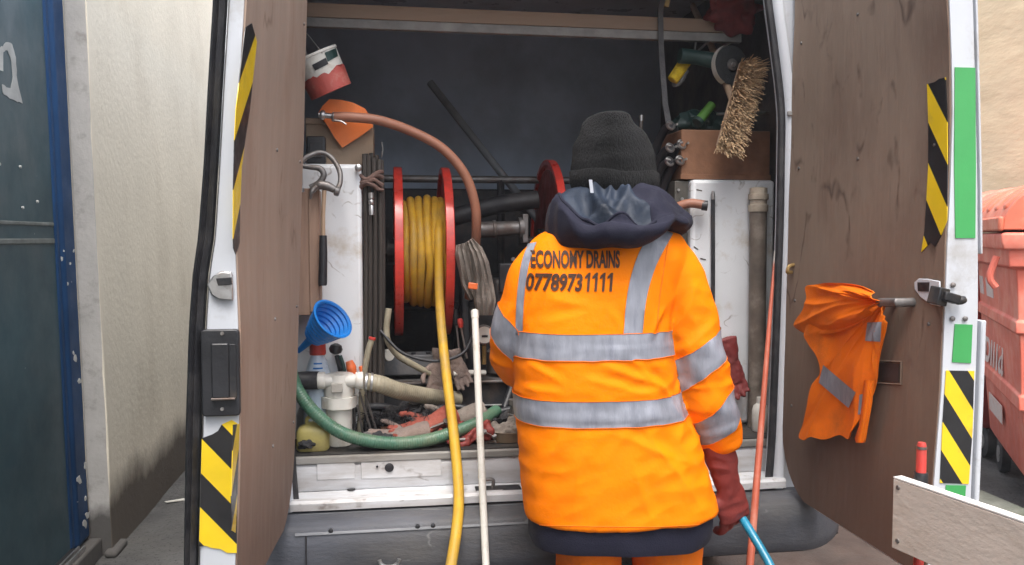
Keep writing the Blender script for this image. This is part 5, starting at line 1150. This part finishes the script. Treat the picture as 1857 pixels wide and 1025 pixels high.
# body under the clothes: one continuous figure
TCX = lambda z: interp([(q[0], q[1]) for q in TZ], z)
bd = MB(); hx = PY(1113, 290, -.30)
hc = Vector((hx.x, -.29, PY(1113, 318, -.30).z))
bd.loft([[hc+Vector((a*math.cos(t), oy+b*math.sin(t), z)) for t in np.linspace(0, 2*math.pi, 24, endpoint=False)] for z, a, b, oy in ((-.125, .03, .035, .05), (-.10, .05, .07, .025), (-.05, .066, .088, .005), (0, .074, .095, 0), (.05, .073, .093, 0), (.09, .058, .075, 0), (.115, .025, .035, 0))])
bd.tube([hc+Vector((0, .09, .005)), hc+Vector((0, .112, -.025)), hc+Vector((0, .095, -.04))], [.009, .015, .01], 8)
for s in (-1, 1): bd.lathe([(.012, -.006), (.024, 0), (.012, .006)], hc+Vector((s*.078, -.005, -.02)), (1, 0, 0), 12)
bd.tube([hc+Vector((0, 0, -.05)), Vector((TCX(1.4), YC+.01, 1.40)), Vector((TCX(1.3), YC, 1.30))], [.055, .058, .08], 18)
bd.loft([[Vector((TCX(z)+a*math.cos(t), YC+b*math.sin(t), z)) for t in np.linspace(0, 2*math.pi, 28, endpoint=False)] for z, a, b in ((.72, .12, .10), (.80, .15, .10), (.95, .135, .09), (1.15, .125, .09), (1.28, .12, .09), (1.36, .09, .07))])
for arm in (ARM_R, ARM_L): P, rr = arm_axis(arm); bd.tube([Vector((TCX(1.3), YC, 1.30))]+P, [.05]+[r*.55 for r in rr], 14, res=4)
for i in (0, 1): bd.tube([(gx[i], YC, .78), (gx[i], YC+.01, .45), (gx[i], YC-.01, .08)], [.085, .058, .042], 16)
place(remeshed(bd, .010, 3), 'body', SKIN, per)
hb = MB(); hb.loft([[hc+Vector((a*math.cos(t), oy+b*math.sin(t), z)) for t in np.linspace(0, 2*math.pi, 28, endpoint=False)] for z, a, b, oy in ((-.085, .060, .06, -.025), (-.04, .078, .09, -.012), (.0, .082, .098, -.008), (.03, .082, .10, -.006))]); hb.warp(lambda p: p+Vector((.003*nz(p, 60), .003*nz(p, 60, 2), 0))); hb.build('hair', HAIR, per)
# beanie
bn = [(205, 1090, 1114, .03), (207, 1079, 1124, .05), (212, 1069, 1135, .068), (225, 1062, 1148, .083), (245, 1054, 1164, .097), (262, 1047, 1174, .106), (287, 1040, 1183, .112), (305, 1038, 1187, .115), (325, 1038, 1189, .116), (340, 1040, 1188, .115), (352, 1046, 1184, .112)]
rings = []
tab = [(PY(l, py, -.29).z, (PY(l, py, -.29).x+PY(r, py, -.29).x)/2, (PY(r, py, -.29).x-PY(l, py, -.29).x)/2, b) for py, l, r, b in bn]; tab.sort()
zs_ = np.linspace(tab[0][0], tab[-1][0], 46)
for z in zs_:
    c0, a, b = (interp([(q[0], q[i]) for q in tab], z) for i in (1, 2, 3)); rg = []
    for k in range(120):
        t = 2*math.pi*k/120; p = Vector((c0+a*math.cos(t), -.29+b*math.sin(t), z)); f = (z-tab[0][0])/(tab[-1][0]-tab[0][0])
        w = .0011*math.cos(k*math.pi)*(1-f*.5)+.010*f*ridge(Vector((p.x*.8, p.y, p.z*2.0-p.x*.7)), 9, 5)+.005*nz(p, 11, 2)
        rg.append(p+Vector((math.cos(t), math.sin(t), .3*f))*w)
    rings.append(rg)
bo = MB().loft(rings).build('beanie', KNIT, per, ang=80)
rings = []
for z, g in ((tab[0][0]-.006, .000), (tab[0][0]-.004, .006), (tab[0][0]+.03, .0075), (tab[0][0]+.058, .006), (tab[0][0]+.062, .001)):
    c0, a, b = (interp([(q[0], q[i]) for q in tab], z) for i in (1, 2, 3)); rings.append([Vector((c0+(a+g)*math.cos(t), -.29+(b+g)*math.sin(t), z+.004*math.sin(t*2+1)+.003*math.sin(5*t))) + Vector((math.cos(t), math.sin(t), 0))*.0016*math.sin(k*math.pi) for k, t in enumerate(np.linspace(0, 2*math.pi, 72, endpoint=False))])
MB().loft(rings, cap=False).build('beanie_cuff', KNIT, bo, ang=80)
# hood lying on the back of the neck
HC = Vector((PY(1112, 400, -.33).x, -.33, 0))
zpx = lambda py, y=-.45: PY(1100, py, y).z
prof_back = [(.070, zpx(322, -.40)), (.085, zpx(345, -.42)), (.120, zpx(362, -.45)), (.155, zpx(388)), (.180, zpx(402)), (.196, zpx(404)), (.208, zpx(408)), (.216, zpx(420)), (.208, zpx(434)), (.188, zpx(445)), (.150, zpx(448)), (.10, zpx(442))]
prof_left = [(.070, zpx(330, -.35)), (.085, zpx(336, -.35)), (.105, zpx(342, -.35)), (.135, zpx(348, -.35)), (.152, zpx(352, -.35)), (.165, zpx(358, -.35)), (.174, zpx(372, -.35)), (.180, zpx(400, -.35)), (.178, zpx(428, -.35)), (.165, zpx(446, -.35)), (.13, zpx(450, -.35)), (.10, zpx(440, -.35))]
prof_right = [(r_, zpx(p_, -.35)) for r_, p_ in ((.070, 332), (.100, 338), (.135, 348), (.165, 362), (.185, 378), (.198, 391), (.204, 402), (.204, 412), (.198, 420), (.185, 425), (.15, 427), (.10, 422))]
prof_br2 = [(r_, zpx(p_, -.42)) for r_, p_ in ((.070, 324), (.100, 332), (.135, 346), (.162, 364), (.180, 382), (.190, 391), (.195, 396), (.195, 401), (.190, 404), (.178, 406), (.15, 407), (.10, 402))]
def shift(pr, d, k=5): return [(r, z if i_ < k else z+d*min(1, (i_-k)/3)) for i_, (r, z) in enumerate(pr)]
prof_bl = prof_back
prof_br = prof_br2
KEY = [(-R(150), prof_left), (-R(80), prof_left), (-R(25), prof_bl), (R(5), prof_back), (R(42), prof_br), (R(85), prof_right), (R(150), prof_right)]
rows = []
NT = 110
for i in range(NT+1):
    th = lerp(-R(150), R(150), i/NT); r = []
    for (t0, A_), (t1, B2) in zip(KEY, KEY[1:]):
        if t0 <= th <= t1+1e-6: f = (th-t0)/(t1-t0); f = f*f*(3-2*f); pr = [(lerp(a[0], b[0], f), lerp(a[1], b[1], f)) for a, b in zip(A_, B2)]; break
    P = spline([Vector((q[0], 0, q[1])) for q in pr], 5)
    for k, q in enumerate(P):
        s = k/(len(P)-1); rw = math.exp(-((s-.44)/.14)**2); ow = max(0, min(1, (s-.40)/.12))
        rad_ = q.x+rw*.020*nz((th*1.5, 3, 0), 1.0)+ow*.012*ridge(Vector((th*2.6, s*1.2, 7)), 1.0, 2); zz_ = q.z+rw*.020*nz((th*1.9, 8, 0), 1.0)+ow*.010*nz((th*2.2, s, 5), 1.0)
        p = HC+Vector((math.sin(th)*rad_, -math.cos(th)*rad_, zz_))
        win = math.exp(-((s-.23)/.16)**2); n = Vector((math.sin(th)*.5, -math.cos(th)*.5, .8)); w = .004*nz(p, 22, 3)+.006*win*ridge(Vector((th*1.2-s*3.4, s*2, 3)), 2.2, 7)*min(1, s/.12)
        fw_ = max(0, min(1, (.55-th)/.35))*min(1, s/.12)
        for (ta, sa, tb2, sb2, A_, w_) in ((-.95, .04, -.15, .42, .028, .10), (-.05, .02, .5, .40, .024, .10), (-.55, .36, .10, .12, .020, .07), (.62, .03, .95, .40, .022, .10), (-.35, .05, -.62, .40, .016, .07), (.2, .3, .8, .22, .015, .07)):
            A2 = Vector((ta, sa*2.6)); B3 = Vector((tb2, sb2*2.6)); Q2 = Vector((th, s*2.6)); AB = B3-A2; t_ = max(0, min(1, (Q2-A2).dot(AB)/AB.length_squared)); dd_ = (Q2-(A2+AB*t_)).length
            w += fw_*(.7*A_*math.exp(-(dd_/w_)**2*.9)-A_*.3*math.exp(-((dd_-.24)/.12)**2))
        r.append(p+n*w)
    rows.append(r)
nP = len(rows[0]); spl = int(nP*.42)
split_i = int(NT*(R(150)+.33)/(2*R(150)))
MB().slab([r[:spl+1] for r in rows[:split_i+1]], (0, .0, -.003)).build('hood_lining', NAVYL, per, ang=85)
hood = MB().slab([r[spl:] for r in rows], (0, .003, -.002)).build('hood', NAVY, per, ang=85)
MB().slab([r[:spl+1] for r in rows[split_i:]], (0, .0, -.003)).build('hood_collar', NAVY, hood, ang=85)
rim = MB().tube([r[spl]+Vector((0, 0, .001)) for r in rows[:split_i+2]], .0045, 8, sm=False).build('hood_rim', NAVY, hood)
MB().slab([[PY(1068+j_*.7, 326+j_*6, -.452-.008*j_), PY(1074+j_*.7, 326+j_*6, -.452-.008*j_)] for j_ in range(5)], (0, .003, 0)).build('hanger_loop', mat('pale_webbing', (.22, .235, .27), .7), hood)
# gloves: red gauntlets
gm = hand_mb(PY(1320, 882, -.315), (PY(1332, 940, -.30)-PY(1318, 880, -.315)), Vector((-.25, .95, .1)), 1.12, .62, thumb=-1, cuff=.15, cuffr=1.0, spread=.05)
place(remeshed(gm, .005, 3, lambda p: .0035*nz(p, 26)+.003*ridge(Vector((p.x, p.y, p.z*2)), 16, 4)), 'glove', FABR, per)
gm = hand_mb(PY(966, 664, .09), Vector((.15, 1, -.15)), Vector((.3, .1, -1)), 1.1, .5, thumb=1, cuff=.09, cuffr=.95)
place(remeshed(gm, .006, 3), 'glove', FABR, per)
# blue hose held in the right hand
hose('blue_hose', 'thin blue hose held in the worker\'s red glove and trailing down', [PY(1318, 880, -.25), PY(1332, 918, -.265), PY(1346, 940, -.30), PY(1366, 972, -.35), PY(1398, 1028, -.42), PY(1425, 1090, -.48)]+[PZ(1440, 1220, .25), PZ(1420, 1330, .06), PZ(1340, 1400, .014), PZ(1200, 1440, .014)], .0125, BLUEH, 12)

# ---- orange trousers hung on the right door
HK = PX(1606, 547, .752)
def fan(outline, layers, seed, K, base, amp, r0=.06):
    O_ = spline([Vector((a, b, 0)) for a, b in outline], 12); n = len(O_); hk = Vector((1606, 547, 0)); rows = []
    for i_, q in enumerate(O_):
        u = i_/(n-1); r = []
        for k in range(37):
            f = r0+(1-r0)*k/36; c_ = hk.lerp(q, f)
            bow = Vector((0, -1, 0))*0; px_, py_ = c_.x, c_.y+10*math.sin(f*math.pi)*(1-u)*0
            pl = ridge(Vector((u*K+.25*math.sin(f*3+seed), f*.8, seed)), 1.0, seed)+.5*ridge(Vector((u*K*2.3-f*.8, f*1.6, seed+4)), 1.0, seed+2)
            cr = ridge(Vector((u*1.4+f*2.6, f*3.0-u*2.2, seed+9)), 1.0, 5)
            x = .786-base*(.55+.45*math.sin(min(1, f*1.15)*math.pi))-amp*(pl*(.35+.65*f))-amp*.45*cr*f
            x -= .012*math.exp(-((f-1)/.03)**2)*0
            p = PX(px_, py_, .765); r.append(Vector((min(.786, x), p.y, p.z)))
        rows.append(r)
    return MB().slab(rows, (.0035, 0, 0))
hm_ = MB(); gme = None
body_out = [(1482, 560), (1470, 600), (1476, 625), (1492, 648), (1498, 676), (1482, 700), (1476, 735), (1467, 765), (1458, 790), (1468, 798), (1482, 792), (1500, 797), (1524, 789), (1545, 796), (1560, 775), (1572, 740), (1582, 700), (1590, 660), (1602, 620), (1613, 585)]
flap_out = [(1600, 528), (1578, 519), (1550, 514), (1515, 513), (1490, 516), (1474, 520), (1474, 540), (1468, 560), (1452, 586), (1462, 603), (1490, 606), (1530, 602), (1565, 590), (1590, 572)]
gb_ = fan(body_out, 1, 1.0, 3.4, .020, .012); gb_ = fan(body_out, 1, 1.0, 3.4, .024, .018); gf_ = fan(flap_out, 2, 6.0, 3.0, .050, .016)
hang = thing('hanging_garment', PX(1535, 700, .76), 'grubby orange hi-vis garment with grey bands hung on the right door', 'garment')
allv = gb_.v+gf_.v; allf = [list(f) for f in gb_.f]+[[q+len(gb_.v) for q in f] for f in gf_.f]
BVG = BVHTree.FromPolygons(allv, allf)
gob = gb_.build('hanging_cloth', HIVISD, hang, ang=80); gf_.build('gathered_top', HIVISD, hang, ang=80)
def garment_patch(quad, m=REFL, name='reflective_band', nu=14, nv=6):
    rows = []
    for j in range(nv+1):
        r = []
        for i in range(nu+1):
            a = [lerp(quad[0][q], quad[1][q], i/nu) for q in (0, 1)]; b = [lerp(quad[3][q], quad[2][q], i/nu) for q in (0, 1)]
            px, py = lerp(a[0], b[0], j/nv), lerp(a[1], b[1], j/nv); h = BVG.ray_cast(CAM, ray(px, py).normalized())
            r.append((h[0]+Vector((-.0025, -.0005, 0))) if (h[0] and h[0].x < .7865) else None)
        rows.append(r)
    mb = MB(); idx = {}
    V = []
    for j, r in enumerate(rows):
        for i, p in enumerate(r):
            if p is not None: idx[(i, j)] = len(V); V.append(p)
    fs = [tuple(idx[q] for q in ((i, j), (i+1, j), (i+1, j+1), (i, j+1))) for j in range(nv) for i in range(nu) if all(q in idx for q in ((i, j), (i+1, j), (i+1, j+1), (i, j+1)))]
    if fs: mb.add(V, fs); mb.build(name, m, gob, ang=80)
garment_patch([(1494, 662), (1553, 712), (1540, 740), (1486, 694)]); garment_patch([(1574, 585), (1600, 584), (1598, 620), (1570, 618)]); garment_patch([(1560, 716), (1576, 712), (1572, 750), (1557, 752)])
st = MB(); rows = []
for q in ((1567, 690, 1580), (1563, 730, 1577), (1558, 770, 1570), (1550, 795, 1566), (1552, 803, 1564)): rows.append([PX(q[0]+(q[2]-q[0])*k/4, q[1], .748-.010*math.sin(k/4*math.pi)) for k in range(5)])
MB().slab(rows, (.008, 0, 0)).build('hanging_strip', HIVISD, hang, ang=70)
garm = garment_patch

# ---- hazy air
hz = MB().bb((-30, -30, -1.0), (30, 30, 4.2)).build('haze', [], None, org=Vector((0, 0, 0)))
hz['kind'] = 'stuff'; hz['label'] = 'thin grey haze in the air'; hz['category'] = 'haze'
hm2 = bpy.data.materials.new('haze'); hm2.use_nodes = True; N = hm2.node_tree.nodes; N.remove(N['Principled BSDF'])
pv = N.new('ShaderNodeVolumePrincipled'); pv.inputs['Color'].default_value = (.86, .90, .97, 1); pv.inputs['Density'].default_value = HAZE; pv.inputs['Anisotropy'].default_value = .2
hm2.node_tree.links.new(pv.outputs[0], N['Material Output'].inputs['Volume']); hz.data.materials.append(hm2)
